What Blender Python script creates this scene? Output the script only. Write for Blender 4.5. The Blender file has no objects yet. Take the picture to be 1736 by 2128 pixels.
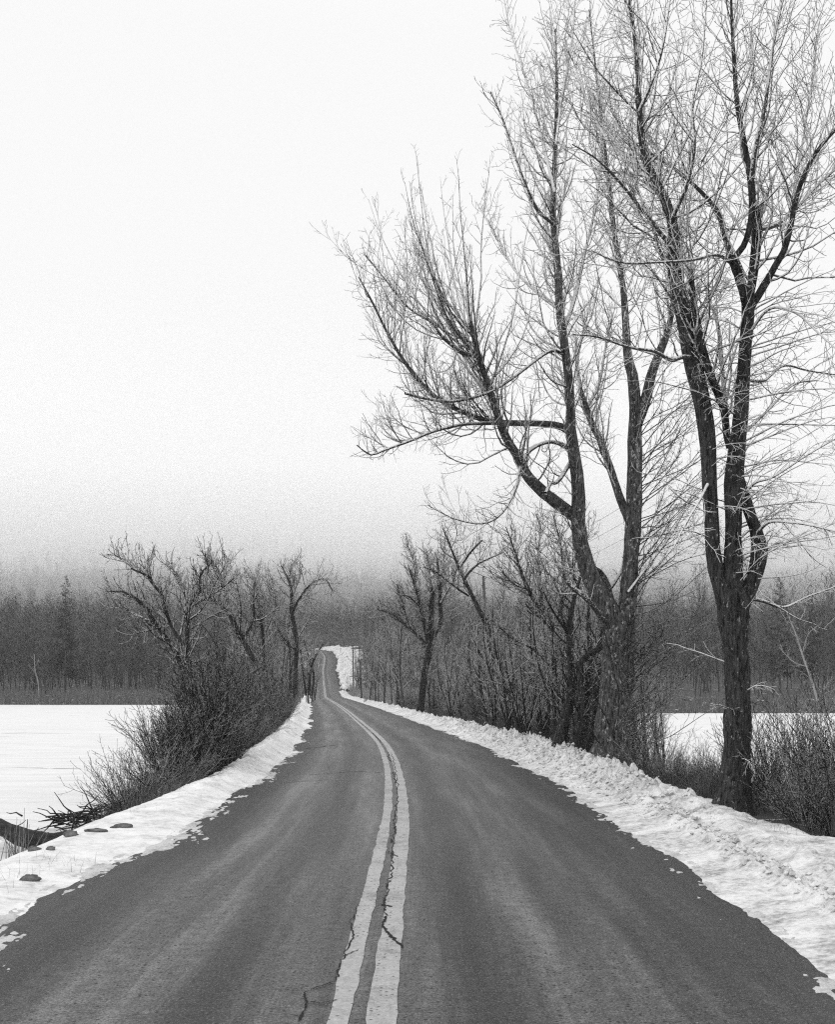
import bpy, math
import numpy as np
from mathutils import Vector

# ------------------------------------------------------------------ camera, sky, sun, exposure
SC = bpy.context.scene
COL = SC.collection
HC = 1.9            # camera height over the road
F = 2300.0          # focal length in the units the photograph was measured in (1736 x 2128)
HOR = 1425.0        # height of the horizon in the same units

cam_d = bpy.data.cameras.new('camera')
cam = bpy.data.objects.new('camera', cam_d)
COL.objects.link(cam)
cam.location = (0, 0, HC)
cam.rotation_euler = (math.radians(90), 0, 0)
cam_d.sensor_fit = 'VERTICAL'
cam_d.sensor_height = 36
cam_d.lens = F / 2128 * 36
cam_d.shift_y = (HOR - 1064) / 2128
cam_d.clip_start = 0.1
cam_d.clip_end = 6000
SC.camera = cam

SUN_EL, SUN_ROT = math.radians(34), math.radians(-62)   # low sun behind thin cloud, left of the road
W = bpy.data.worlds.new('World')
SC.world = W
W.use_nodes = True
nt = W.node_tree
bg = nt.nodes['Background']
sky = nt.nodes.new('ShaderNodeTexSky')
sky.sky_type = 'NISHITA'
sky.sun_disc = False
sky.sun_elevation = SUN_EL
sky.sun_rotation = SUN_ROT
sky.air_density = 1.0
sky.dust_density = 4.0
bw = nt.nodes.new('ShaderNodeRGBToBW')
nt.links.new(sky.outputs[0], bw.inputs[0])
mixw = nt.nodes.new('ShaderNodeMix')
mixw.data_type = 'RGBA'
mixw.inputs[0].default_value = 0.93          # full cloud cover over the sky texture
nt.links.new(bw.outputs[0], mixw.inputs[6])
mixw.inputs[7].default_value = (10.1, 10.1, 10.1, 1)
# an overcast sky is brighter overhead than near the horizon
tcw = nt.nodes.new('ShaderNodeTexCoord'); spw = nt.nodes.new('ShaderNodeSeparateXYZ')
nt.links.new(tcw.outputs['Generated'], spw.inputs[0])
mrw = nt.nodes.new('ShaderNodeMapRange'); mrw.interpolation_type = 'SMOOTHSTEP'
nt.links.new(spw.outputs[2], mrw.inputs[0])
for i_, v_ in ((1, 0.50), (2, 0.90), (3, 1.0), (4, 1.85)): mrw.inputs[i_].default_value = v_
vmw = nt.nodes.new('ShaderNodeVectorMath'); vmw.operation = 'SCALE'
# and extra brightness added near the horizon to offset the low cloud's dimming
mrh = nt.nodes.new('ShaderNodeMapRange'); mrh.interpolation_type = 'SMOOTHSTEP'
nt.links.new(spw.outputs[2], mrh.inputs[0])
for i_, v_ in ((1, 0.05), (2, 0.34), (3, 1.22), (4, 1.0)): mrh.inputs[i_].default_value = v_
mlw = nt.nodes.new('ShaderNodeMath'); mlw.operation = 'MULTIPLY'
nt.links.new(mrw.outputs[0], mlw.inputs[0]); nt.links.new(mrh.outputs[0], mlw.inputs[1])
nt.links.new(mixw.outputs[2], vmw.inputs[0]); nt.links.new(mlw.outputs[0], vmw.inputs['Scale'])
nt.links.new(vmw.outputs[0], bg.inputs['Color'])
bg.inputs['Strength'].default_value = 0.10

sd = bpy.data.lights.new('sun', 'SUN')
sd.energy = 0.7
sd.angle = math.radians(12)
sd.color = (1, 1, 1)
sun = bpy.data.objects.new('sun', sd)
COL.objects.link(sun)
# direction towards the sun: left of the road and a little behind the camera
sdir = Vector((-0.86 * math.cos(SUN_EL), -0.5 * math.cos(SUN_EL), math.sin(SUN_EL)))
sun.rotation_euler = sdir.to_track_quat('Z', 'Y').to_euler()
sun.location = (-20, -20, 40)
sky.sun_rotation = math.atan2(sdir.x, sdir.y)

SC.view_settings.view_transform = 'Standard'
SC.view_settings.look = 'None'
SC.view_settings.gamma = 1.0
SC.view_settings.exposure = 0.0
SC.view_settings.use_curve_mapping = False
SC.cycles.volume_bounces = 8
SC.cycles.max_bounces = 12
SC.cycles.diffuse_bounces = 3
SC.cycles.volume_step_rate = 1.0
SC.cycles.use_denoising = False      # keeps the twigs crisp; what noise is left reads as film grain
SC.cycles.filter_width = 1.2
SC.cycles.adaptive_threshold = 0.005

# ------------------------------------------------------------------ noise and geometry helpers
def rng_(s):
    return np.random.default_rng(s)

def smooth(t):
    t = np.clip(t, 0, 1)
    return t * t * (3 - 2 * t)

def hash2(i, j, seed):
    n = (i.astype(np.int64) * 374761393 + j.astype(np.int64) * 668265263 + seed * 974711) & 0xFFFFFFFF
    n = ((n ^ (n >> 13)) * 1274126177) & 0xFFFFFFFF
    return ((n ^ (n >> 16)) & 0xFFFF) / 65535.0

def vnoise(x, y, seed=0):
    x = np.asarray(x, float); y = np.asarray(y, float)
    i = np.floor(x); j = np.floor(y)
    u = smooth(x - i); v = smooth(y - j)
    i = i.astype(int); j = j.astype(int)
    a = hash2(i, j, seed); b = hash2(i + 1, j, seed); c = hash2(i, j + 1, seed); d = hash2(i + 1, j + 1, seed)
    return (a * (1 - u) + b * u) * (1 - v) + (c * (1 - u) + d * u) * v

def fbm(x, y, octv=4, seed=0, gain=0.5):
    s = 0; a = 1; t = 0
    for o in range(octv):
        s = s + a * vnoise(np.asarray(x) * 2 ** o + 17 * o, np.asarray(y) * 2 ** o + 5 * o, seed + o)
        t += a; a *= gain
    return s / t

def mesh_obj(name, V, Q, mat, parent=None, uv=None, smooth_=True, loc=(0, 0, 0)):
    V = np.ascontiguousarray(V, dtype=np.float32); Q = np.ascontiguousarray(Q, dtype=np.int32)
    me = bpy.data.meshes.new(name)
    n, m, k = len(V), len(Q), Q.shape[1]
    me.vertices.add(n); me.vertices.foreach_set('co', V.ravel())
    me.loops.add(m * k); me.loops.foreach_set('vertex_index', Q.ravel())
    me.polygons.add(m)
    me.polygons.foreach_set('loop_start', np.arange(0, m * k, k, dtype=np.int32))
    me.polygons.foreach_set('loop_total', np.full(m, k, dtype=np.int32))
    me.polygons.foreach_set('use_smooth', np.full(m, smooth_, dtype=bool))
    if uv is not None:
        ul = me.uv_layers.new(name='UVMap')
        ul.data.foreach_set('uv', np.ascontiguousarray(uv[Q.ravel()], dtype=np.float32).ravel())
    me.update(calc_edges=True)
    me.materials.append(mat)
    o = bpy.data.objects.new(name, me)
    COL.objects.link(o)
    o.location = loc
    if parent is not None:
        o.parent = parent
    return o

def tag(o, label=None, cat=None, group=None, kind=None):
    if label: o['label'] = label
    if cat: o['category'] = cat
    if group: o['group'] = group
    if kind: o['kind'] = kind
    return o

def empty(name, loc=(0, 0, 0), rz=0):
    o = bpy.data.objects.new(name, None)
    o.empty_display_size = 0.3
    COL.objects.link(o)
    o.location = loc; o.rotation_euler = (0, 0, rz)
    return o

def copy_tree(o, parent=None):
    c = o.copy(); COL.objects.link(c)
    if parent is not None: c.parent = parent
    for ch in list(o.children):
        copy_tree(ch, c)
    return c

def unit(v):
    return v / np.maximum(np.linalg.norm(v, axis=-1, keepdims=True), 1e-9)

class Geo:
    """collects quads"""
    def __init__(s): s.V = []; s.Q = []; s.n = 0
    def add(s, V, Q):
        s.V.append(V.reshape(-1, 3)); s.Q.append(Q.reshape(-1, 4) + s.n); s.n += V.reshape(-1, 3).shape[0]
    def tubes(s, P, R, sides=3, cap=False):
        """P (M,N,3) polylines, R (M,N) radii"""
        M, N, _ = P.shape
        if M == 0: return
        T = np.gradient(P, axis=1); T = unit(T)
        mt = unit(P[:, -1] - P[:, 0])
        ref = np.where(np.abs(mt[:, 1:2]) < 0.7, np.array([[0.05, 1, 0.03]]), np.array([[0.1, 0.05, 1.0]]))
        U = unit(np.cross(T, ref[:, None, :])); Wv = np.cross(T, U)
        a = np.arange(sides) * 2 * np.pi / sides
        if R.ndim == 2: R = R[:, :, None]
        V = P[:, :, None, :] + R[..., None] * (np.cos(a)[None, None, :, None] * U[:, :, None, :] + np.sin(a)[None, None, :, None] * Wv[:, :, None, :])
        base = (np.arange(M) * N * sides)[:, None, None] + (np.arange(N - 1) * sides)[None, :, None]
        j = np.arange(sides); j2 = (j + 1) % sides
        Q = np.stack([base + j, base + j2, base + sides + j2, base + sides + j], axis=-1)
        s.add(V, Q)
    def build(s, name, mat, parent=None, **k):
        return mesh_obj(name, np.concatenate(s.V), np.concatenate(s.Q), mat, parent, **k)

def resample(pts, n):
    """Catmull-Rom resample of (k, d) control points to n points"""
    p = np.asarray(pts, float)
    k = len(p)
    e = np.vstack([2 * p[0] - p[1], p, 2 * p[-1] - p[-2]])
    seg = np.linalg.norm(np.diff(p[:, :3], axis=0), axis=1)
    cum = np.concatenate([[0], np.cumsum(seg)])
    t = np.linspace(0, cum[-1], n)
    i = np.clip(np.searchsorted(cum, t, side='right') - 1, 0, k - 2)
    u = ((t - cum[i]) / np.maximum(seg[i], 1e-9))[:, None]
    a, b, c, d = e[i], e[i + 1], e[i + 2], e[i + 3]
    return 0.5 * (2 * b + (c - a) * u + (2 * a - 5 * b + 4 * c - d) * u ** 2 + (3 * b - a - 3 * c + d) * u ** 3)

def spawn(rng, P, R, counts, t0, t1, length, ang, up=0.1, n=4, wob=0.12, rk=0.6, rmax=1.0, rtip=0.003, bias=None, tl=0.5, angv=0.22):
    M, N, _ = P.shape
    counts = np.broadcast_to(np.asarray(counts), (M,)).astype(int)
    idx = np.repeat(np.arange(M), counts)
    K = len(idx)
    if K == 0: return np.zeros((0, n + 1, 3)), np.zeros((0, n + 1))
    order = np.concatenate([np.arange(c) for c in counts if c > 0])
    fr = (order + rng.uniform(0, 1, K)) / np.maximum(counts[idx], 1)
    t = t0 + (t1 - t0) * fr
    f = t * (N - 1); i = np.clip(f.astype(int), 0, N - 2); u = f - i
    pos = P[idx, i] * (1 - u[:, None]) + P[idx, i + 1] * u[:, None]
    r = R[idx, i] * (1 - u) + R[idx, i + 1] * u
    T = unit(P[idx, i + 1] - P[idx, i])
    q = rng.normal(size=(K, 3))
    if bias is not None: q = q + np.asarray(bias)
    perp = unit(q - (q * T).sum(1, keepdims=True) * T)
    a = (ang + rng.normal(0, angv, K))[:, None]
    d = unit(np.cos(a) * T + np.sin(a) * perp)
    L = np.broadcast_to(np.asarray(length, float), (M,))[idx] * rng.uniform(0.55, 1.15, K) * (1 - tl * fr)
    st = (L / n)[:, None]
    out = np.zeros((K, n + 1, 3)); out[:, 0] = pos
    cur = pos
    for s_ in range(n):
        d = unit(d + np.array([0, 0, up]) + rng.normal(0, wob, (K, 3)))
        cur = cur + d * st
        out[:, s_ + 1] = cur
    r0 = np.clip(r * rk, rtip, rmax)
    tt = np.linspace(0, 1, n + 1)
    RR = r0[:, None] * (1 - tt) ** 0.8 + rtip * tt
    return out, np.maximum(RR, rtip * 0.7)

def lens(P):
    return np.linalg.norm(np.diff(P, axis=1), axis=2).sum(1)

# ------------------------------------------------------------------ materials (a grey world: the photograph is monochrome)
def newmat(name):
    m = bpy.data.materials.new(name); m.use_nodes = True
    t = m.node_tree
    b = t.nodes['Principled BSDF']
    return m, t, b

def N(t, typ, **k):
    n = t.nodes.new(typ)
    for a, v in k.items(): setattr(n, a, v)
    return n

def ramp(t, src, stops, interp='LINEAR'):
    r = N(t, 'ShaderNodeValToRGB')
    e = r.color_ramp
    e.interpolation = interp
    while len(e.elements) < len(stops): e.elements.new(0.5)
    for el, (p, v) in zip(e.elements, stops):
        el.position = p; el.color = (v, v, v, 1)
    t.links.new(src, r.inputs[0])
    return r.outputs[0]

def noise(t, scale, detail=4, rough=0.55, vec=None, dist=0):
    n = N(t, 'ShaderNodeTexNoise')
    n.inputs['Scale'].default_value = scale
    n.inputs['Detail'].default_value = detail
    n.inputs['Roughness'].default_value = rough
    n.inputs['Distortion'].default_value = dist
    if vec is not None: t.links.new(vec, n.inputs['Vector'])
    return n.outputs['Fac']

def mapping(t, scale, src='Object'):
    tc = N(t, 'ShaderNodeTexCoord'); mp = N(t, 'ShaderNodeMapping')
    mp.inputs['Scale'].default_value = scale
    t.links.new(tc.outputs[src], mp.inputs['Vector'])
    return mp.outputs[0]

def mathn(t, op, a, b=None, c=None, clamp=False):
    n = N(t, 'ShaderNodeMath', operation=op, use_clamp=clamp)
    for i, x in enumerate((a, b, c)):
        if x is None: continue
        if isinstance(x, (int, float)): n.inputs[i].default_value = x
        else: t.links.new(x, n.inputs[i])
    return n.outputs[0]

def mixc(t, fac, a, b):
    n = N(t, 'ShaderNodeMix', data_type='RGBA')
    if isinstance(fac, (int, float)): n.inputs[0].default_value = fac
    else: t.links.new(fac, n.inputs[0])
    for i, x in ((6, a), (7, b)):
        if isinstance(x, (int, float)): n.inputs[i].default_value = (x, x, x, 1)
        else: t.links.new(x, n.inputs[i])
    return n.outputs[2]

def bump(t, b, h, strength, dist):
    n = N(t, 'ShaderNodeBump')
    n.inputs['Strength'].default_value = strength
    n.inputs['Distance'].default_value = dist
    t.links.new(h, n.inputs['Height'])
    t.links.new(n.outputs[0], b.inputs['Normal'])

def mat_bark(name, lo, hi, lichen, amount, scale=1.0):
    m, t, b = newmat(name)
    v = mapping(t, (9 * scale, 9 * scale, 1.6 * scale))
    n1 = noise(t, 3.0, 6, 0.65, v, 0.6)
    c = ramp(t, n1, [(0.36, lo), (0.62, hi)])
    v2 = mapping(t, (1, 1, 0.6))
    n2 = noise(t, 16 * scale, 5, 0.7, v2)
    msk = ramp(t, n2, [(0.60 - amount, 0.0), (0.66 - amount, 1.0)])
    n3 = noise(t, 60 * scale, 2, 0.5)
    msk = mixc(t, ramp(t, n3, [(0.45, 0.0), (0.55, 1.0)]), 0.0, msk)
    t.links.new(mixc(t, msk, c, lichen), b.inputs['Base Color'])
    b.inputs['Roughness'].default_value = 0.95
    b.inputs['Specular IOR Level'].default_value = 0.15
    bump(t, b, n1, 1.0, 0.05 / scale)
    return m

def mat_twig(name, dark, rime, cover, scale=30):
    """bark with rime colour on the left and upper faces"""
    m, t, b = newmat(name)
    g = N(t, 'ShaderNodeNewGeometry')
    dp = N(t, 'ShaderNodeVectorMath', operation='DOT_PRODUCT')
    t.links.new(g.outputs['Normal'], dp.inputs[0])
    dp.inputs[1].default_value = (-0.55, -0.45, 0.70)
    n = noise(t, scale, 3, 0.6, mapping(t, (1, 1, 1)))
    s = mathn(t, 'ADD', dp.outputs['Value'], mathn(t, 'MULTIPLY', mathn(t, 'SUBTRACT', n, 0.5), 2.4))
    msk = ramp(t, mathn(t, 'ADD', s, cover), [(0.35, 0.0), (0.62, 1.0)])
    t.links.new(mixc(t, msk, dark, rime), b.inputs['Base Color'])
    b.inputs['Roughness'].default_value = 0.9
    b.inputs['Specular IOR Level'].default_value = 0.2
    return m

M_BARK_A = mat_bark('bark_maple', 0.010, 0.12, 0.38, 0.05)
M_BARK_B = mat_bark('bark_dark', 0.006, 0.065, 0.32, 0.01)
M_BARK_MID = mat_bark('bark_mid', 0.008, 0.05, 0.28, 0.0)
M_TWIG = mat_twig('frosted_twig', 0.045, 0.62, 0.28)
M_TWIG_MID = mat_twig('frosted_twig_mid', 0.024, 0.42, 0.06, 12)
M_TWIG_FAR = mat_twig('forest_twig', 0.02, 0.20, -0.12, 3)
M_BARK_FAR = mat_bark('forest_bark', 0.03, 0.10, 0.3, 0.0, 0.5)
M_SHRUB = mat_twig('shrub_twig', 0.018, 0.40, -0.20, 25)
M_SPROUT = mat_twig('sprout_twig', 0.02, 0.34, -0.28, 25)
M_RIME_FOG1 = mat_twig('rime_fog_fade_low', 0.03, 0.32, 0.1, 2)  # frosted twigs, also paled so the fog's fade is partly in the colour
M_RIME_FOG2 = mat_twig('rime_fog_fade_high', 0.06, 0.42, 0.2, 2)  # palest step uphill: rime plus painted fog fade

def simple(name, lo, hi, sc, rough=0.9, bs=0.0, bd=0.01, spec=0.2):
    m, t, b = newmat(name)
    n = noise(t, sc, 5, 0.6, mapping(t, (1, 1, 1)))
    t.links.new(ramp(t, n, [(0.35, lo), (0.65, hi)]), b.inputs['Base Color'])
    b.inputs['Roughness'].default_value = rough
    b.inputs['Specular IOR Level'].default_value = spec
    if bs: bump(t, b, n, bs, bd)
    return m

M_GRASS = simple('dead_grass', 0.035, 0.12, 4)
M_REED = simple('dry_reed', 0.10, 0.26, 3)
M_ROCK = simple('rock', 0.05, 0.16, 9, 0.9, 0.8, 0.02)
M_LOG = simple('wet_log', 0.015, 0.05, 12, 0.9, 0.8, 0.02)
M_NEEDLE = simple('needles', 0.02, 0.06, 2)
M_POLE = simple('pole_wood', 0.05, 0.13, 8)
M_METAL = simple('insulator', 0.25, 0.4, 8)
M_WIRE = simple('frosted_wire', 0.35, 0.7, 1.5)
M_BIRCH = mat_bark('birch_bark', 0.12, 0.36, 0.03, 0.04)

def mat_ground():
    m, t, b = newmat('leaf_litter')
    v = mapping(t, (1, 1, 1))
    n1 = noise(t, 0.9, 6, 0.65, v); n2 = noise(t, 11, 5, 0.7, v)
    c = ramp(t, n2, [(0.3, 0.012), (0.7, 0.05)])
    sn = ramp(t, mathn(t, 'ADD', n1, mathn(t, 'MULTIPLY', n2, 0.25)), [(0.76, 0.0), (0.79, 1.0)])
    t.links.new(mixc(t, sn, c, 0.75), b.inputs['Base Color'])
    b.inputs['Roughness'].default_value = 0.95
    bump(t, b, n2, 0.8, 0.05)
    return m
M_GROUND = mat_ground()

def mat_snow(name, dirt, dsc, base=0.86, bumps=0.5, sh=0.0):
    m, t, b = newmat(name)
    v = mapping(t, (1, 1, 1))
    n1 = noise(t, dsc, 7, 0.7, v); n2 = noise(t, dsc * 7, 5, 0.7, v)
    f = mathn(t, 'ADD', mathn(t, 'MULTIPLY', n1, 0.6), mathn(t, 'MULTIPLY', n2, 0.4))
    c = ramp(t, f, [(0.34 + sh, base - dirt), (0.46 + sh, base - dirt * 0.30), (0.54 + sh, base)])
    t.links.new(c, b.inputs['Base Color'])
    b.inputs['Roughness'].default_value = 0.8
    b.inputs['Specular IOR Level'].default_value = 0.25
    bump(t, b, f, bumps, 0.05)
    return m
M_SNOW_BANK = mat_snow('ploughed_snow', 0.46, 2.2, 0.66, 1.0, 0.035)
M_SNOW = mat_snow('verge_snow', 0.32, 1.6, 0.68, 0.9, 0.02)
M_SNOW_FAR = mat_snow('slope_snow', 0.55, 1.1, 0.66, 0.5)

def mat_ice():
    m, t, b = newmat('snow_covered_ice')
    v = mapping(t, (0.10, 0.75, 1))
    n1 = noise(t, 1.0, 6, 0.66, v, 0.9)
    v2 = mapping(t, (0.35, 1.2, 1)); n2 = noise(t, 1.0, 6, 0.6, v2)
    streak = ramp(t, n1, [(0.63, 0.0), (0.66, 1.0)])
    c = mixc(t, streak, ramp(t, n2, [(0.3, 0.56), (0.65, 0.66)]), 0.30)
    t.links.new(c, b.inputs['Base Color'])
    b.inputs['Roughness'].default_value = 0.75
    b.inputs['Specular IOR Level'].default_value = 0.2
    bump(t, b, n2, 0.15, 0.05)
    return m
M_ICE = mat_ice()
M_SLUSHY = mat_snow('dirty_slush', 0.36, 5.0, 0.50, 0.8)
M_SLUSH = simple('wet_grey_ice', 0.30, 0.50, 2.5, 0.45, 0.1, 0.02, 0.4)

def asphalt_nodes(t):
    tc = N(t, 'ShaderNodeTexCoord')
    sep = N(t, 'ShaderNodeSeparateXYZ'); t.links.new(tc.outputs['UV'], sep.inputs[0])
    l, s = sep.outputs[0], sep.outputs[1]
    # wander of the wheel paths
    vw = N(t, 'ShaderNodeCombineXYZ'); t.links.new(mathn(t, 'MULTIPLY', s, 0.08), vw.inputs[1])
    wv = noise(t, 1.0, 2, 0.5, vw.outputs[0])
    lw = mathn(t, 'ADD', l, mathn(t, 'MULTIPLY', mathn(t, 'SUBTRACT', wv, 0.5), 0.35))
    x = mathn(t, 'MULTIPLY', mathn(t, 'ADD', lw, 3.0), 1 / 6.0)
    # brightness across the carriageway: worn wheel paths light, oil strips and edges dark
    band = ramp(t, x, [(0.0, 0.05), (0.09, 0.15), (0.17, 0.80), (0.25, 0.75), (0.31, 0.25), (0.38, 0.70), (0.47, 0.72), (0.53, 0.62), (0.585, 0.22), (0.66, 0.72), (0.76, 0.55), (0.84, 0.45), (0.92, 0.2), (1.0, 0.05)])
    stv = N(t, 'ShaderNodeCombineXYZ')
    t.links.new(mathn(t, 'MULTIPLY', l, 2.2), stv.inputs[0]); t.links.new(mathn(t, 'MULTIPLY', s, 0.16), stv.inputs[1])
    big = noise(t, 1.0, 5, 0.6, stv.outputs[0])
    sv2 = N(t, 'ShaderNodeCombineXYZ')
    t.links.new(mathn(t, 'MULTIPLY', lw, 9), sv2.inputs[0]); t.links.new(mathn(t, 'MULTIPLY', s, 0.22), sv2.inputs[1])
    streak = noise(t, 1.0, 4, 0.65, sv2.outputs[0])
    fine = noise(t, 55, 4, 0.85, tc.outputs['UV'])
    mid = noise(t, 9, 4, 0.6, tc.outputs['UV'])
    k = mathn(t, 'ADD', band, mathn(t, 'ADD', mathn(t, 'MULTIPLY', mathn(t, 'SUBTRACT', big, 0.5), 1.5), mathn(t, 'ADD', mathn(t, 'MULTIPLY', mathn(t, 'SUBTRACT', streak, 0.5), 0.6), mathn(t, 'MULTIPLY', mathn(t, 'SUBTRACT', mid, 0.5), 0.9))))
    c = ramp(t, k, [(0.0, 0.014), (0.35, 0.036), (0.7, 0.085), (1.0, 0.17)])
    c = mixc(t, ramp(t, fine, [(0.40, 0.95), (0.52, 0.0)]), c, 0.016)
    c = mixc(t, ramp(t, fine, [(0.56, 0.0), (0.66, 0.60)]), c, 0.30)
    # dark pits where aggregate has gone: denser in the oil strips
    vo = N(t, 'ShaderNodeTexVoronoi'); vo.inputs['Scale'].default_value = 26
    t.links.new(tc.outputs['UV'], vo.inputs['Vector'])
    pit = ramp(t, vo.outputs['Distance'], [(0.24, 1.0), (0.36, 0.0)])
    rnd = N(t, 'ShaderNodeSeparateColor'); t.links.new(vo.outputs['Color'], rnd.inputs[0])
    th = mathn(t, 'ADD', 0.50, mathn(t, 'MULTIPLY', k, 0.50))
    pk = mathn(t, 'GREATER_THAN', mathn(t, 'ADD', rnd.outputs[0], mathn(t, 'MULTIPLY', mid, 0.25)), th)
    pitm = mathn(t, 'MULTIPLY', pit, pk)
    vo2 = N(t, 'ShaderNodeTexVoronoi'); vo2.inputs['Scale'].default_value = 17
    t.links.new(tc.outputs['UV'], vo2.inputs['Vector'])
    rnd2 = N(t, 'ShaderNodeSeparateColor'); t.links.new(vo2.outputs['Color'], rnd2.inputs[0])
    grit = mathn(t, 'MULTIPLY', ramp(t, vo2.outputs['Distance'], [(0.06, 1.0), (0.10, 0.0)]), mathn(t, 'GREATER_THAN', rnd2.outputs[1], 0.965))
    c = mixc(t, pitm, c, 0.012)
    c = mixc(t, grit, c, 0.28)
    return tc, c, fine, pitm, mid

def mat_asphalt():
    m, t, b = newmat('worn_asphalt')
    tc, c, fine, pitm, mid = asphalt_nodes(t)
    t.links.new(c, b.inputs['Base Color'])
    b.inputs['Roughness'].default_value = 0.5
    b.inputs['Specular IOR Level'].default_value = 0.22
    h = mathn(t, 'SUBTRACT', fine, mathn(t, 'MULTIPLY', pitm, 0.8))
    bump(t, b, h, 0.35, 0.008)
    return m
M_ASPHALT = mat_asphalt()

def mat_paint():
    m, t, b = newmat('worn_lane_paint')
    tc, c, fine, pitm, mid = asphalt_nodes(t)
    big = noise(t, 1.6, 5, 0.65, tc.outputs['UV'])
    wear = mathn(t, 'ADD', mathn(t, 'MULTIPLY', fine, 0.55), mathn(t, 'ADD', mathn(t, 'MULTIPLY', big, 0.35), mathn(t, 'MULTIPLY', mid, 0.3)))
    wm = ramp(t, wear, [(0.58, 0.0), (0.72, 0.85)])
    p = ramp(t, noise(t, 30, 3, 0.6, tc.outputs['UV']), [(0.3, 0.25), (0.7, 0.38)])
    t.links.new(mixc(t, mathn(t, 'MAXIMUM', wm, mathn(t, 'MULTIPLY', pitm, 0.8)), p, c), b.inputs['Base Color'])
    b.inputs['Roughness'].default_value = 0.6
    bump(t, b, fine, 0.3, 0.006)
    return m
M_PAINT = mat_paint()
M_CRACK = simple('crack', 0.004, 0.02, 20)

# ------------------------------------------------------------------ the lie of the land
_y = np.array([-60, 6.2, 10, 16, 25, 35, 46, 58, 79, 104, 140, 175, 240, 310, 340, 360, 372, 385, 400, 430, 2000])
_x = np.array([-.15, -.15, -.13, -.11, -.36, -.88, -1.8, -2.9, -4.8, -7.2, -10.8, -14.3, -20, -26.4, -28.2, -32, -40, -54, -72, -95, -95])
_yy = np.arange(-80, 2001, 1.0)
_xx = np.interp(_yy, _y, _x)
def _gs(a, w):
    k = np.exp(-0.5 * (np.arange(-3 * w, 3 * w + 1) / w) ** 2); k /= k.sum()
    return np.convolve(np.pad(a, 3 * w, mode='edge'), k, mode='valid')
_far = _gs(_xx, 6); _near = _gs(_xx, 3)
_xs = np.where(_yy < 60, _near, np.where(_yy < 120, _near + (_far - _near) * (_yy - 60) / 60, _far))
def cx(y): return np.interp(y, _yy, _xs)
_zz = _gs(np.interp(_yy, [-80, 150, 200, 240, 270, 310, 340, 360, 400, 450, 520, 700, 2000], [0, 0, -.1, .8, 2.6, 6.0, 10.9, 13.6, 15, 16, 18, 20, 20]), 5)
def roadz(y): return np.interp(y, _yy, _zz)

LAKE = -1.2
def hill(x, y):
    l = x - cx(y)
    hl = np.interp(y, [170, 185, 230, 300, 360, 450, 540, 620, 720, 900, 2000], [0, .4, 2, 6, 14, 27, 46, 63, 77, 84, 84])
    hr = np.interp(y, [115, 130, 200, 300, 380, 450, 540, 620, 720, 900, 2000], [0, .4, 2.5, 7, 17, 28, 46, 64, 78, 84, 84])
    w = smooth(l / 30 + 0.5)
    h = hl * (1 - w) + hr * w
    k = np.clip((y - 220) / 400, 0, 1)
    return h + k * (fbm(x / 90 + 3, y / 90, 4, 11) - 0.5) * 26 + np.clip((y - 200) / 100, 0, 1) * (fbm(x / 22, y / 22, 3, 5) - .5) * 2

def ground(x, y):
    x = np.asarray(x, float); y = np.asarray(y, float)
    l = x - cx(y)
    sh = np.where(l < 0, 179 + 3 * (fbm(x / 25, x * 0 + 2, 2, 3) - .5), 124 + 3 * (fbm(x / 18, x * 0 + 9, 2, 4) - .5))
    land = -1.75 + (hill(x, y) + 1.75) * smooth((y - sh + 2.5) / 9)
    # the causeway
    far = smooth((y - 18) / 10)
    li = 3.7 + 0.8 * far; lo = 6.9 + 2.2 * far
    ri = 5.7 - 0.5 * far; ro = 9.6 + 0.0 * far
    wob = (fbm(l * 0 + y / 3.3, l * 0 + 1.5, 3, 8) - .5) * 1.2
    tl = np.where(l < 0, (-l - li) / (lo + wob - li), (l - ri) / (ro + wob - ri))
    causeway = roadz(y) - 0.06 - (1.75 + roadz(y) * 0) * smooth(tl)
    w_on = smooth((np.abs(l) - 4.6) / np.interp(y, [260, 330], [16, 8]))
    blend = np.where(y > sh - 3, roadz(y) - 0.06, -50)
    w_on = np.maximum(w_on, smooth((y - 395) / 25))
    hillside = np.where(y > sh - 3, roadz(y) * (1 - w_on) + land * w_on - 0.06 * (1 - w_on), land)
    z = np.maximum(causeway, land * w_on + (1 - w_on) * np.minimum(land, roadz(y) - .06))
    k = smooth((y - sh) / 14)
    z = z * (1 - k) + hillside * k
    rough = (fbm(x * 1.3, y * 1.3, 3, 21) - .5) * 0.16 * smooth((np.abs(l) - 3.2) / 1.5)
    return z + rough

def P3(px, py, D):
    return np.array([(px - 868) / F * D, D, HC + (HOR - py) / F * D])

def grid(ls, ys, zf, name, mat, **k):
    Y, L = np.meshgrid(ys, ls, indexing='ij')
    X = cx(Y) + L
    Z = zf(X, Y, L)
    V = np.stack([X, Y, Z], -1).reshape(-1, 3)
    n, m = len(ys), len(ls)
    i = np.arange(n - 1)[:, None] * m + np.arange(m - 1)[None]
    Q = np.stack([i, i + 1, i + m + 1, i + m], -1).reshape(-1, 4)
    return mesh_obj(name, V, Q, mat, uv=np.stack([L, Y], -1).reshape(-1, 2), **k)

g1 = np.arange(0, 12, 0.3); g2 = 12 * 1.09 ** np.arange(0, 50)
gl = np.concatenate([-g2[::-1], -g1[:0:-1], g1, g2])
gy = np.concatenate([np.arange(-40, 60, 0.5), np.arange(60, 200, 1.2), np.arange(200, 460, 4), np.arange(460, 1800, 12)])
tag(grid(gl, gy, lambda X, Y, L: ground(X, Y), 'ground', M_GROUND), kind='structure')

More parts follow.
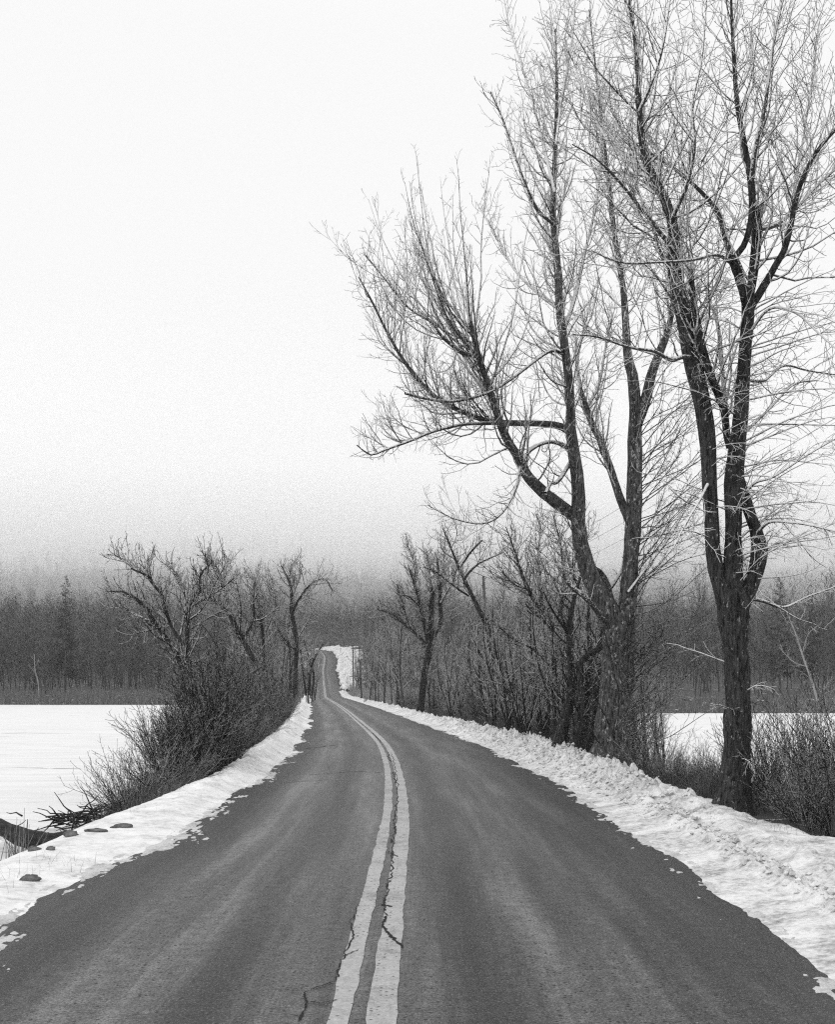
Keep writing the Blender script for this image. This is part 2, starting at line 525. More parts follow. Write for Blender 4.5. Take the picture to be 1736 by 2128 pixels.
# frozen lake, a sheet on both sides under the causeway
def lake_sheet(name, x0, x1, y0, y1, z, mat):
    V = np.array([[x0, y0, z], [x1, y0, z], [x1, y1, z], [x0, y1, z]]); Q = np.array([[0, 1, 2, 3]])
    return mesh_obj(name, V, Q, mat)
tag(lake_sheet('frozen_lake', -700, 700, -38, 190, LAKE, M_ICE), kind='structure')
# wet grey ice by the shore
a = np.linspace(0, 2 * np.pi, 49)[:-1]
rr = 1 + 0.12 * np.sin(3 * a + 1) + 0.06 * np.sin(7 * a)
c0 = P3(150, 1735, 21.5)
V = np.stack([c0[0] + 1.9 * rr * np.cos(a), 22.3 + 1.9 * rr * np.sin(a), np.full(48, LAKE + .006)], -1)
V = np.vstack([V, [[c0[0], 22.3, LAKE + .006]]])
Q = np.array([[i, (i + 1) % 48, 48, 48] for i in range(48)])
me = bpy.data.meshes.new('wet_ice'); me.from_pydata([tuple(v) for v in V], [], [(int(q[0]), int(q[1]), 48) for q in Q]); me.materials.append(M_SLUSH)
o = bpy.data.objects.new('wet_ice', me); COL.objects.link(o); tag(o, kind='structure')

# ------------------------------------------------------------------ the road
RL, RR = -3.3, 3.3
ys = np.concatenate([np.arange(-6, 40, 0.25), np.arange(40, 120, 0.8), np.arange(120, 404, 2)])
road = grid(np.linspace(RL, RR, 41), ys, lambda X, Y, L: roadz(Y) + 0.03 * (1 - (L / 3) ** 2), 'road', M_ASPHALT)
tag(road, kind='structure')

def strip(name, l0, l1, ys, dz, mat, jit=0.006, seed=1):
    """a worn painted line that follows the road"""
    ls = np.linspace(l0, l1, 4)
    Y, L = np.meshgrid(ys, ls, indexing='ij')
    e = (fbm(ys * 3, ys * 0, 4, seed) - .5) * 2 * jit * 3; e2 = (fbm(ys * 3, ys * 0 + 7, 4, seed + 9) - .5) * 2 * jit * 3
    L = L.copy(); L[:, 0] += e; L[:, -1] += e2
    X = cx(Y) + L
    Z = roadz(Y) + 0.03 * (1 - (L / 3) ** 2) + dz
    V = np.stack([X, Y, Z], -1).reshape(-1, 3)
    n, m = len(ys), 4
    i = np.arange(n - 1)[:, None] * m + np.arange(m - 1)[None]
    Q = np.stack([i, i + 1, i + m + 1, i + m], -1).reshape(-1, 4)
    return mesh_obj(name, V, Q, mat, road, uv=np.stack([L, Y], -1).reshape(-1, 2))
ysl = np.concatenate([np.arange(-5, 40, 0.1), np.arange(40, 150, 0.5), np.arange(150, 400, 2)])
strip('lane_line', -.365, -.232, ysl, 0.005, M_PAINT, seed=31)
strip('lane_line', -.145, .022, ysl, 0.005, M_PAINT, seed=47)

def crack(pts, w, seed, name='crack', sub=14):
    """a jagged crack through (l, y) points"""
    r = rng_(seed)
    p = np.array(pts, float)
    out = [p[0]]
    for a_, b_ in zip(p[:-1], p[1:]):
        for k in range(1, sub + 1):
            q = a_ + (b_ - a_) * k / sub
            amp = min(0.11 * np.linalg.norm(b_ - a_) / sub ** .5, .03)
            out.append(q + (r.normal(0, amp, 2) * [0.5, 1.0] if k < sub else 0))
    q = np.array(out); T = unit(np.gradient(q, axis=0)); Nn = np.stack([-T[:, 1], T[:, 0]], -1)
    ww = w * r.uniform(0.25, 1.3, len(q))[:, None]; ww[0] = ww[-1] = w * .1
    A = q - Nn * ww / 2; B = q + Nn * ww / 2
    def to3(a_): return np.stack([cx(a_[:, 1]) + a_[:, 0], a_[:, 1], roadz(a_[:, 1]) + 0.03 * (1 - (a_[:, 0] / 3) ** 2) + 0.0095], -1)
    V = np.concatenate([to3(A), to3(B)]); n = len(q); i = np.arange(n - 1)
    return V, np.stack([i, i + 1, i + 1 + n, i + n], -1)
cg = Geo()
C = lambda pts, w, s, sub=10: cg.add(*crack(pts, w, s, sub=sub))
def ly(px, py):
    D = (HC - 0.03) * F / (py - HOR); return ((px - 868) / F * D - cx(D), D)
C([ly(803, 1905), ly(798, 1875), ly(808, 1850), ly(815, 1790), ly(818, 1740), ly(820, 1700), ly(826, 1660), ly(826, 1620), ly(820, 1590), ly(812, 1565)], .016, 3, 16)
C([ly(790, 1880), ly(815, 1886)], .03, 4); C([ly(803, 1905), ly(795, 1925), ly(812, 1945), ly(838, 1970)], .025, 5); C([ly(806, 1770), ly(826, 1782)], .03, 6)
C([ly(620, 2128), ly(640, 2085), ly(632, 2065), ly(655, 2055), ly(700, 2040)], .014, 7); C([ly(636, 2082), ly(665, 2088), ly(702, 2080)], .014, 8)
C([ly(700, 2040), ly(706, 2010), ly(722, 1975), ly(735, 1950), ly(730, 1920), ly(745, 1880)], .012, 9); C([ly(712, 1990), ly(745, 1975)], .01, 10)
C([ly(565, 2060), ly(600, 2055), ly(632, 2058)], .008, 11)
C([ly(640, 1610), ly(740, 1603), ly(800, 1606)], .03, 12); C([ly(620, 1556), ly(700, 1548)], .05, 14); C([ly(590, 1625), ly(690, 1620)], .03, 15)
C([(-.17, 21), (-.165, 24)], .02, 16, 12); C([(-.17, 27), (-.16, 31)], .02, 17, 12); C([(-.18, 36), (-.17, 44)], .03, 18, 12)
cg.build('crack', M_CRACK, road, smooth_=False)

# ------------------------------------------------------------------ snow beside the road
def snow_right(X, Y, L, sh=0.0):
    edge = 2.84 - sh + (fbm(Y * 0.5, L * 0 + 3, 4, 61, .38) - .5) * 0.42 + (fbm(Y * 7, L * 3, 3, 62) - .5) * 0.07 + np.interp(Y, [0, 8, 12, 25, 60, 200], [0, 0, .05, .05, -.05, 0])
    t = L - edge
    sheet = np.where(t < 0, t * 0.35, 0.055 * smooth(t / 0.45)) + 0.045 * smooth(t / .6) * (fbm(X * 9, Y * 5, 4, 65, .6) - .5)
    ridge_h = np.interp(Y, [8, 14, 17, 20, 23, 40, 60, 100, 240], [0, .02, .12, .25, .31, .26, .21, .19, .2])
    ridge_c = np.interp(Y, [8, 14, 20, 60, 240], [4.25, 4.1, 3.95, 3.75, 3.7]) + (fbm(Y * .35, L * 0, 2, 66) - .5) * .5
    d = L - ridge_c
    prof = np.exp(-(d / np.where(d < 0, .40, .42)) ** 2)
    lump = fbm(X * 1.9, Y * 1.9, 2, 67); cl = fbm(X * 5.5, Y * 5.5, 4, 68, .6)
    bank = ridge_h * prof * (0.62 + 0.75 * lump) + prof * np.minimum(ridge_h * 4, 1) * 0.95 * (np.abs(cl - .5) - .06) + prof * np.minimum(ridge_h * 3, 1) * .10 * (fbm(X * 13, Y * 13, 3, 77) - .5)
    # small churned ridges left by wheels
    ch = np.interp(Y, [0, 15, 22], [1, 1, .2])
    rid = (np.exp(-((L - 3.62 - .08 * np.sin(Y * .4)) / .13) ** 2) + .85 * np.exp(-((L - 4.35 - .1 * np.sin(Y * .3 + 1)) / .16) ** 2)) * .13 * (fbm(X * 6, Y * 6, 4, 70, .65) * 1.9 - .25)
    trod = -.02 * np.exp(-((L - 3.95) / .12) ** 2)
    outer = np.interp(Y, [0, 9, 13, 15.5, 19, 24, 60, 240], [6.4, 6.1, 5.35, 4.95, 4.75, 4.55, 4.3, 4.3]) + (fbm(Y * .8, L * 0 + 5, 3, 71) - .5) * .7
    fall = np.clip(L - outer, 0, 3) * .55 * (0.4 + 1.2 * fbm(X * 3, Y * 3, 3, 72))
    flat = np.minimum(roadz(Y), 50)
    return flat + sheet + bank + ch * (rid + trod) - fall + 0.05 * smooth((L - 4.2) / .5) * (fbm(X * 1.2, Y * 1.2, 3, 74) - .3)
def snow_left(X, Y, L, sh=0.0):
    L = -L
    edge = 2.92 - sh + (fbm(Y * 0.45, L * 0 + 3, 4, 81, .38) - .5) * 0.8 + (fbm(Y * 6, L * 2.5, 3, 82) - .5) * 0.10 + np.interp(Y, [5, 9, 12, 25, 60], [.05, .05, .12, .15, .0])
    t = L - edge
    sheet = np.where(t < 0, t * 0.22, 0.05 * smooth(t / 0.5)) + 0.03 * smooth(t / .6) * (fbm(X * 7, Y * 5, 4, 85, .6) - .5)
    isl = 0.05 * smooth((fbm(L * 1.1, Y * .75, 3, 86) - .60) / .08) * smooth((t + .9) / .4) * np.interp(Y, [18, 30], [0, 1])
    ridge_h = np.interp(Y, [14, 20, 30, 60, 100, 240], [.0, .10, .22, .24, .28, .2])
    d = L - 3.55
    prof = np.exp(-(d / .42) ** 2)
    cl = fbm(X * 5, Y * 5, 4, 88, .6)
    bank = ridge_h * prof * (.5 + fbm(X * 1.8, Y * 1.8, 2, 87)) + prof * np.minimum(ridge_h * 3, 1) * .5 * np.abs(cl - .5)
    outer = np.interp(Y, [0, 10, 14, 19, 25, 60, 240], [6.8, 6.3, 5.3, 3.95, 3.72, 3.72, 3.9]) + (fbm(Y * .9, L * 0 + 5, 3, 91) - .5) * .8
    fall = np.clip(L - outer, 0, 3) * .5 * (0.4 + 1.2 * fbm(X * 3, Y * 3, 3, 92))
    drop = -1.35 * smooth((L - 3.9) / 3.2) * np.interp(Y, [18, 26], [1, .6])
    return roadz(Y) + sheet + isl + bank - fall + drop + .06 * smooth((L - 3.6) / .6) * (fbm(X * 1.1, Y * 1.1, 3, 94) - .2)
sy = np.concatenate([np.arange(3, 24, 0.05), np.arange(24, 50, .12), np.arange(50, 110, .4), np.arange(110, 236, 1.5)])
tag(grid(np.arange(2.3, 7.0, 0.045), sy, snow_right, 'snow_bank', M_SNOW_BANK), kind='structure')
tag(grid(-np.arange(1.6, 7.4, 0.055), sy, snow_left, 'snow_verge', M_SNOW), kind='structure')
# dirty slush frozen to the asphalt just outside the snow
def slush_r(X, Y, L):
    e = 2.80 + (fbm(Y * 0.5, L * 0 + 3, 4, 61, .38) - .5) * 0.42
    cover = fbm(X * 6.5, Y * 2.4, 5, 201, .72) + .75 * np.clip(L - e, -.6, .6) - .66
    return roadz(Y) + .012 + .03 * (1 - (L / 3) ** 2) + np.clip(cover * .12, -.03, .010) - .006
def slush_l(X, Y, L):
    e = 2.86 + (fbm(Y * 0.45, L * 0 + 3, 4, 81, .38) - .5) * 0.8
    cover = fbm(X * 6.5, Y * 1.9, 5, 211, .72) + .65 * np.clip(-L - e, -.7, .6) - .66
    return roadz(Y) + .012 + .03 * (1 - (L / 3) ** 2) + np.clip(cover * .12, -.03, .010) - .006
sy1 = np.concatenate([np.arange(4, 24, 0.04), np.arange(24, 60, .1), np.arange(60, 120, .3)])
tag(grid(np.arange(2.2, 3.3, 0.03), sy1, slush_r, 'slush', M_SLUSHY), kind='structure')
tag(grid(-np.arange(2.0, 3.5, 0.03), sy1, slush_l, 'slush', M_SLUSHY), kind='structure')
sy2 = np.arange(236, 404, 1.0)
def snow_slope(X, Y, L):
    e0 = 3.6 + (fbm(Y * .2, L * 0, 3, 101) - .5) * 2.2
    e1 = np.interp(Y, [236, 255, 300, 400], [6.5, 8.5, 10.5, 12]) + (fbm(Y * .35, L * 0 + 3, 4, 102, .6) - .5) * 6
    m = np.minimum(smooth((L - e0) / .6), smooth((e1 - L) / .8))
    m = m * smooth((378 + 26 * (fbm(L * .22, L * 0 + 4, 3, 104) - .5) - 1.2 * np.abs(L - 6) - Y) / 4)
    g = ground(X, Y)
    return g - 0.25 + 0.45 * m + 1.1 * np.exp(-((L - 4.3) / .8) ** 2) * m * .5 + .2 * (fbm(X, Y, 3, 103) - .5)
tag(grid(np.arange(2.6, 16, .4), sy2, snow_slope, 'snow_slope', M_SNOW_FAR), kind='structure')
def snow_slope_l(X, Y, L):
    e0 = 3.6 + (fbm(Y * .2, L * 0, 3, 111) - .5) * 1.5
    m = np.minimum(smooth((-L - e0) / .6), smooth((9 + L) / .8)) * smooth((fbm(X * .3, Y * .12, 3, 114) - .5) / .1)
    return ground(X, Y) - 0.25 + 0.5 * m + .2 * (fbm(X, Y, 3, 113) - .5)
tag(grid(-np.arange(2.6, 12, .4), np.arange(315, 404, 1.5), snow_slope_l, 'snow_slope', M_SNOW_FAR), kind='structure')

# loose snow lumps thrown on the bank (uncountable)
def lumps(name, n, seed, lf, y0, y1, smin, smax, zf, mat):
    r = rng_(seed)
    y = y0 + (y1 - y0) * r.uniform(0, 1, n) ** 1.3
    l = lf(r, y, n)
    x = cx(y) + l
    z = zf(x, y, l)
    s = r.uniform(smin, smax, n) * r.uniform(.5, 1, n)
    # low icosphere-like lump: octahedron subdivided once, roughened
    o6 = np.array([[1, 0, 0], [-1, 0, 0], [0, 1, 0], [0, -1, 0], [0, 0, 1], [0, 0, -1]], float)
    V = unit(r.normal(0, .25, (n, 6, 3)) + o6[None])
    V = V * s[:, None, None] * r.uniform(.7, 1.2, (n, 6, 1)) * np.array([1, 1, .75])
    V = V + np.stack([x, y, z + s * .25], -1)[:, None]
    T = np.array([[0, 2, 4, 4], [2, 1, 4, 4], [1, 3, 4, 4], [3, 0, 4, 4], [2, 0, 5, 5], [1, 2, 5, 5], [3, 1, 5, 5], [0, 3, 5, 5]])
    T3 = T[:, :3]
    Q = (np.arange(n) * 6)[:, None, None] + T3[None]
    o = mesh_obj(name, V.reshape(-1, 3), Q.reshape(-1, 3), mat, smooth_=False)
    return tag(o, kind='stuff')
o = lumps('snow_lumps', 3600, 5, lambda r, y, n: np.interp(y, [5, 14, 20, 60], [3.62, 3.75, 3.72, 3.6]) + r.normal(0, 1, n) * np.interp(y, [8, 14, 18], [.10, .14, .28]), 8, 48, .010, .065, snow_right, M_SNOW_BANK)
tag(o, 'crumbled lumps of snow along the ploughed bank right of the road', 'snow')

# ------------------------------------------------------------------ trees
def limb(pts, D, n=26, yaw=0.0):
    """traced limb: (px, py, width px, depth offset) -> n points and radii at the tree's own distance"""
    c = []
    for p in pts:
        d = D + (p[3] if len(p) > 3 else 0)
        q = P3(p[0], p[1], d); c.append([q[0], q[1], q[2], p[2] / 2 / F * d])
    a_ = resample(c, n)
    return a_[:, :3], np.maximum(a_[:, 3], 0.004)

def thick(g, P, R, sides, rng, amp=0.07):
    """limbs with an uneven, ridged surface"""
    M, n, _ = P.shape
    a_ = np.arange(sides) * 2 * np.pi / sides
    nz = np.zeros((M, n, sides))
    for k in (2, 3, 5):
        ph = rng.uniform(0, 6.3, (M, 1, 1)); f = rng.uniform(.5, 2.2, (M, 1, 1))
        nz += np.sin(k * a_[None, None] + ph + f * np.arange(n)[None, :, None] * .6) / k
    g.tubes(P, R[:, :, None] * (1 + amp * nz + rng.normal(0, amp * .35, (M, n, sides))), sides)

def crownify(rng, g, P, R, d1, L1, ang1=.8, t0=.25, up1=.12, d2=4.6, L2=.42, d3=6.5, L3=.36, tip=.0038, bias=None, wob=.15, sides=3, extra=True, rmax1=.022, L2abs=None):
    """branches, twigs and twiglets on the limbs P,R"""
    ln = lens(P)
    c1 = np.maximum(1, np.round(ln * (1 - t0) * d1)).astype(int)
    A, RA = spawn(rng, P, R, c1, t0, 1.0, L1, ang1 + .12, up1, 8, wob, .36, rmax1, tip, bias, .35, .3)
    g.tubes(A, RA, 4)
    la = lens(A)
    B, RB = spawn(rng, A, RA, np.maximum(1, np.round(la * d2)).astype(int), .12, 1.0, la * L2, .8, .08, 5, .2, .5, .009, tip, None, .45, .3)
    g.tubes(B, RB, sides)
    lb = lens(B)
    Cc, RC = spawn(rng, B, RB, np.maximum(1, np.round(lb * d3)).astype(int), .15, 1.0, np.clip(lb * L3, .06, .5), .85, .10, 3, .25, .6, .005, tip * .8, None, .4, .3)
    g.tubes(Cc, RC, 3)
    if extra:
        E, RE = spawn(rng, P, R, np.round(ln * d1 * .8).astype(int), .5, 1.0, L1 * .35, .9, .1, 3, .15, .4, .01, tip, None, .2)
        g.tubes(E, RE, 3)
        le = lens(E)
        E2, RE2 = spawn(rng, E, RE, np.maximum(1, np.round(le * 4)).astype(int), .2, 1., .16, .8, .1, 2, .2, .7, .006, tip * .8, None, .4)
        g.tubes(E2, RE2, 3)
    return len(A) + len(B) + len(Cc)

def build_tree(name, label, loc, trunk_g, crown_g, tm, cm, cat='tree', group=None):
    r = empty(name, loc)
    tag(r, label, cat, group)
    off = np.array(loc, float)
    for g, nm, mt in ((trunk_g, 'trunk', tm), (crown_g, 'crown', cm)):
        V = np.concatenate(g.V) - off
        mesh_obj(nm, V, np.concatenate(g.Q), mt, r)
    return r

# --- the tall twin-trunked maple behind the snow bank
DA = 24.0
R_ = rng_(101)
tA = [
 [(1262, 1612, 120), (1268, 1585, 92), (1272, 1540, 78), (1277, 1480, 70), (1284, 1400, 66), (1288, 1340, 70), (1292, 1300, 58)],
]
A1 = [(1290, 1345, 50), (1284, 1300, 50), (1245, 1236, 42), (1216, 1161, 33), (1203, 1102, 30, -.1), (1203, 1012, 27, -.2), (1195, 953, 25, -.3), (1186, 887, 22, -.4), (1186, 833, 19, -.4), (1180, 760, 18, -.3), (1165, 650, 17, -.2), (1160, 560, 15, 0), (1150, 450, 13, .2), (1154, 330, 10, .3), (1158, 200, 7, .5), (1155, 60, 3, .7)]
A2 = [(1292, 1345, 48), (1303, 1281, 40), (1312, 1161, 33), (1318, 1072, 33), (1320, 982, 31), (1320, 908, 29), (1324, 850, 28)]
A1b = [(1203, 1080, 26), (1183, 1064, 26), (1135, 1027, 24, -.3), (1096, 988, 22, -.7), (1084, 961, 20, -.8), (1060, 923, 18, -1), (1045, 893, 17, -1.1), (1028, 842, 15, -1.3), (1008, 780, 13, -1.4), (994, 735, 12, -1.5), (978, 670, 8, -1.6)]
A1c = [(1186, 897, 17), (1159, 884, 15), (1111, 880, 13, -.3), (1036, 878, 12, -.8), (992, 868, 11, -1.1), (915, 832, 9, -1.5), (862, 780, 8, -1.8), (815, 710, 6, -2), (776, 632, 4.5, -2.2), (745, 575, 2.5, -2.4)]
A1d = [(1050, 878, 9, -.7), (1000, 880, 8, -1.2), (955, 883, 7, -1.6), (900, 897, 6.5, -2), (850, 917, 6, -2.3), (800, 935, 5, -2.6), (770, 945, 4, -2.8), (742, 925, 2.5, -3)]
A1e = [(1190, 935, 12), (1150, 918, 9, -.3), (1110, 930, 8, -.6), (1085, 962, 7, -.8), (1072, 1015, 6, -1), (1045, 1065, 5, -1.2), (1005, 1088, 4, -1.5), (945, 1078, 3, -1.8), (890, 1050, 2, -2)]
A1f = [(1002, 742, 10, -1.4), (962, 732, 9, -1.7), (922, 702, 7, -2), (895, 668, 5, -2.2), (850, 640, 4, -2.4), (800, 580, 3, -2.6), (760, 530, 2, -2.8)]
A1g = [(1184, 745, 8), (1150, 728, 7, -.3), (1110, 752, 6.5, -.6), (1060, 790, 6, -1), (1010, 818, 6, -1.5), (943, 834, 6.5, -1.9), (890, 829, 6.5, -2.2), (842, 817, 6, -2.5)]
A1h = [(1187, 960, 10), (1160, 1000, 9, -.5), (1145, 1005, 8, -.7), (1135, 1025, 8, -1)]
A1i = [(1160, 640, 9), (1120, 610, 7, .4), (1070, 560, 5, .8), (1020, 470, 4, 1.2), (990, 420, 2.5, 1.5)]
A1j = [(1155, 470, 8), (1115, 430, 6, -.5), (1080, 350, 5, -.9), (1050, 260, 4, -1.2), (1020, 190, 2.5, -1.5)]
A1k = [(1154, 400, 7), (1125, 280, 6, .4), (1095, 170, 4.5, .8), (1060, 60, 3, 1.1), (1045, -20, 2, 1.3)]
A1l = [(1156, 300, 6), (1172, 180, 5, .3), (1190, 80, 4, .5), (1198, -30, 2.5, .6)]
A1m = [(1168, 700, 10), (1195, 620, 9, .7), (1215, 530, 7, 1.2), (1240, 420, 5, 1.6), (1250, 300, 4, 2), (1245, 180, 2.5, 2.2)]
A2a = [(1323, 880, 24), (1317, 789, 23), (1306, 744, 19, .2), (1302, 680, 16, .3), (1296, 600, 13, .5), (1280, 500, 11, .7), (1268, 400, 9, .8), (1255, 280, 6, 1), (1240, 150, 4, 1.2), (1225, 20, 2, 1.3)]
A2b = [(1326, 880, 22), (1344, 827, 22), (1356, 774, 20, -.2), (1373, 729, 18, -.4), (1388, 690, 14, -.5), (1398, 640, 11, -.6), (1400, 560, 9, -.8), (1415, 470, 7, -.9), (1430, 380, 5, -1), (1440, 290, 3, -1.1)]
A3 = [(1316, 1098, 22), (1292, 1042, 17, .2), (1272, 982, 16, .4), (1251, 923, 14, .6), (1231, 881, 13, .7), (1219, 845, 12, .9), (1208, 812, 9, 1)]
A3b = [(1219, 850, 8, .9), (1245, 800, 7, 1.1), (1258, 730, 5, 1.2), (1275, 650, 3, 1.3)]
A3c = [(1212, 825, 8, 1), (1200, 760, 7, 1.2), (1215, 680, 5, 1.4), (1235, 600, 3, 1.5)]
A4 = [(1295, 1290, 24), (1270, 1250, 19, .3), (1262, 1215, 15, .4), (1250, 1190, 9, .4), (1236, 1178, 5, .3)]
A4b = [(1266, 1225, 12, .4), (1290, 1190, 8, .5), (1302, 1150, 6, .5), (1308, 1110, 4, .6)]
A4c = [(1256, 1290, 12, -.2), (1225, 1250, 11, -.6), (1190, 1220, 10, -.8), (1175, 1205, 8, -.9)]
A5 = [(1307, 1230, 7, -.2), (1345, 1180, 5, -.4), (1390, 1120, 4, -.6), (1425, 1060, 2.5, -.8)]
tg = Geo(); cgA = Geo()
P, R = limb(tA[0], DA, 34); 
flare = 1 + 0
thick(tg, P[None], R[None], 20, R_, .09)
limbs = [limb(x, DA, 30) for x in (A1, A2, A1b, A1c, A2a, A2b, A3, A4)]
for (p, r), sd_ in zip(limbs, (22, 22, 14, 10, 14, 14, 12, 12)):
    thick(tg, p[None], r[None], sd_, R_, .07)
small = [limb(x, DA, 24) for x in (A1d, A1e, A1f, A1g, A1h, A1i, A1j, A1k, A1l, A1m, A3b, A3c, A4b, A4c, A5)]
for p, r in small: thick(cgA, p[None], r[None], 7, R_, .06)
st = lambda L_, n=24: (np.stack([resample(p, n) for p, r in L_]), np.stack([np.interp(np.linspace(0, 1, n), np.linspace(0, 1, len(r)), r) for p, r in L_]))
P, R = st([limbs[0]]); crownify(R_, cgA, P, R, 7.5, 2.3, .75, .35, .2, bias=(-.2, 0, .3))
P, R = st([limbs[2], limbs[3], limbs[4], limbs[5], limbs[6]]); crownify(R_, cgA, P, R, 6.5, 2.0, .7, .25, .2)
P, R = st([small[i] for i in (0, 1, 2, 3, 5, 6, 7, 8, 9, 10, 11)]); crownify(R_, cgA, P, R, 6.0, 1.25, .65, .15, .14)
P, R = st([small[i] for i in (4, 12, 13, 14)]); crownify(R_, cgA, P, R, 4, .7, .6, .3, .15)
# long upright shoots from the cut top of the left limb
P, R = st([limbs[2]])
A_, RA_ = spawn(R_, P, R, [24], .68, 1.0, 4.2, .72, .16, 9, .06, .5, .024, .004, (-.7, 0, .2), .2)
cgA.tubes(A_, RA_, 5); B_, RB_ = spawn(R_, A_, RA_, 9, .2, 1, .7, .55, .12, 4, .12, .6, .012, .0035); cgA.tubes(B_, RB_, 3)
C_, RC_ = spawn(R_, B_, RB_, 4, .2, 1, .16, .8, .1, 2, .2, .6, .006, .003); cgA.tubes(C_, RC_, 3)
P, R = st([small[2], limbs[3], small[0]])
A_, RA_ = spawn(R_, P, R, [12, 16, 8], .20, .84, np.array([2.3, 1.8, 1.5]), .8, .16, 8, .07, .45, .014, .004, (-.2, 0, .8), .35)
cgA.tubes(A_, RA_, 4); B_, RB_ = spawn(R_, A_, RA_, 9, .15, 1, .75, .6, .10, 4, .14, .6, .009, .0035); cgA.tubes(B_, RB_, 3)
C_, RC_ = spawn(R_, B_, RB_, 5, .2, 1, .2, .8, .1, 2, .2, .6, .005, .003); cgA.tubes(C_, RC_, 3)
# sprouts up the right trunk fanning to the right, and round the fork
P, R = st([limbs[1], limb(tA[0], DA, 30)])
sA = Geo()
A_, RA_ = spawn(R_, P, R, [44, 44], .10, .92, 2.5, .95, .04, 8, .11, .1, .013, .0035, (1.5, -.3, .1), .1)
sA.tubes(A_, RA_, 4); B_, RB_ = spawn(R_, A_, RA_, 9, .2, 1, .7, .6, .03, 5, .16, .6, .007, .0032); sA.tubes(B_, RB_, 3)
C_, RC_ = spawn(R_, B_, RB_, 4, .2, 1, .2, .8, .05, 2, .2, .6, .005, .003); sA.tubes(C_, RC_, 3)
P, R = st([limbs[0]])
A_, RA_ = spawn(R_, P, R, [26], .08, .45, 1.3, .9, .02, 7, .11, .12, .014, .0035, (-1.2, -.2, 0), .1)
cgA.tubes(A_, RA_, 4); B_, RB_ = spawn(R_, A_, RA_, 6, .2, 1, .45, .6, -.02, 4, .14, .6, .01, .0035); cgA.tubes(B_, RB_, 3)
bA = P3(1265, 1600, DA); bA[2] = -0.25
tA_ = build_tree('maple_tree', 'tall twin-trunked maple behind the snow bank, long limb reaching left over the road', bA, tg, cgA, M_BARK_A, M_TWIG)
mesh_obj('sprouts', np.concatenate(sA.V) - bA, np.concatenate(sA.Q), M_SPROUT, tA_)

# --- the tall tree at the right with three stems
DB = 17.2
R_ = rng_(202)
B0 = [(1520, 1700, 112), (1524, 1670, 84), (1529, 1620, 64), (1532, 1574, 57), (1535, 1474, 54), (1532, 1373, 51), (1526, 1300, 60), (1525, 1250, 66), (1522, 1225, 56)]
B1 = [(1512, 1260, 40), (1496, 1205, 34), (1484, 1160, 30), (1481, 1092, 29), (1475, 991, 32), (1471, 908, 35), (1458, 824, 35), (1442, 757, 36), (1428, 690, 32), (1411, 606, 30, .1), (1402, 555, 28, .1), (1403, 493, 24, .2), (1390, 429, 21, .2), (1356, 364, 17, .3), (1336, 300, 15, .4), (1329, 214, 11, .5), (1326, 150, 9, .6), (1318, 64, 7, .7), (1305, -20, 5, .8)]
B2 = [(1528, 1260, 46), (1524, 1193, 40), (1525, 1092, 34), (1527, 991, 38), (1538, 891, 32), (1545, 790, 28), (1550, 723, 26), (1556, 656, 25), (1555, 622, 26)]
B3 = [(1540, 1260, 36), (1566, 1205, 33), (1579, 1150, 34), (1573, 1105, 26), (1559, 1065, 24), (1545, 1020, 22), (1536, 985, 18)]
B4 = [(1518, 930, 16, .2), (1512, 905, 15, .2), (1505, 850, 16, .1), (1482, 790, 17, 0), (1466, 745, 18, -.1), (1452, 680, 15, -.2), (1442, 622, 13, -.3), (1436, 560, 9, -.4)]
B2a = [(1556, 635, 24), (1542, 589, 20), (1529, 555, 18), (1522, 538, 18)]
B2aL = [(1523, 545, 14), (1506, 484, 12, .2), (1485, 429, 9, .4), (1420, 364, 7, .8), (1370, 330, 5, 1.2), (1300, 290, 3, 1.6)]
B2aR = [(1522, 542, 13), (1549, 506, 13, -.2), (1563, 450, 13, -.3), (1563, 386, 15, -.4), (1548, 300, 12, -.4), (1533, 214, 10, -.4), (1527, 129, 8, -.4), (1522, 43, 6, -.4), (1520, -50, 4, -.4)]
B2aS = [(1563, 380, 11, -.4), (1570, 313, 10, -.7), (1592, 214, 8, -1), (1606, 107, 6, -1.2), (1632, -20, 4, -1.4)]
B2b = [(1556, 635, 18), (1568, 557, 20), (1574, 480, 21), (1570, 430, 18)]
B2bR = [(1572, 478, 10), (1613, 467, 10, .3), (1656, 433, 8, .6), (1700, 385, 7, .8), (1745, 345, 5, 1)]
B2c = [(1556, 650, 16), (1585, 600, 16, -.2), (1610, 557, 14, -.4), (1636, 506, 12, -.6), (1660, 399, 10, -.9), (1695, 321, 8, -1.1), (1745, 262, 5, -1.3)]
B2d = [(1640, 490, 6, -.6), (1652, 400, 5, -.5), (1672, 280, 4, -.4), (1690, 160, 3, -.3), (1705, 40, 2, -.2)]
B5 = [(1570, 1112, 8), (1600, 1085, 7, -.4), (1640, 1085, 6, -.7), (1690, 1092, 5, -1), (1750, 1108, 3, -1.3)]
B6 = [(1540, 1040, 8), (1568, 1005, 6, -.3), (1610, 990, 5, -.6), (1680, 945, 4, -.9), (1750, 905, 3, -1.2)]
B7 = [(1552, 790, 8), (1590, 790, 6, .3), (1630, 760, 5, .6), (1680, 770, 4, .9), (1745, 780, 3, 1.2)]
B8 = [(1553, 700, 8), (1600, 642, 6, -.3), (1655, 650, 5, -.6), (1700, 690, 4, -.9), (1745, 730, 3, -1.2)]
B9 = [(1440, 745, 12), (1418, 742, 10, -.4), (1395, 748, 9, -.6), (1360, 730, 7, -.9), (1310, 722, 6, -1.2), (1240, 700, 4, -1.5), (1190, 695, 3, -1.8)]
B10 = [(1520, 545, 9), (1490, 530, 7, -.5), (1440, 540, 6, -.9), (1370, 545, 5, -1.3), (1290, 545, 4, -1.7), (1230, 520, 2, -2)]
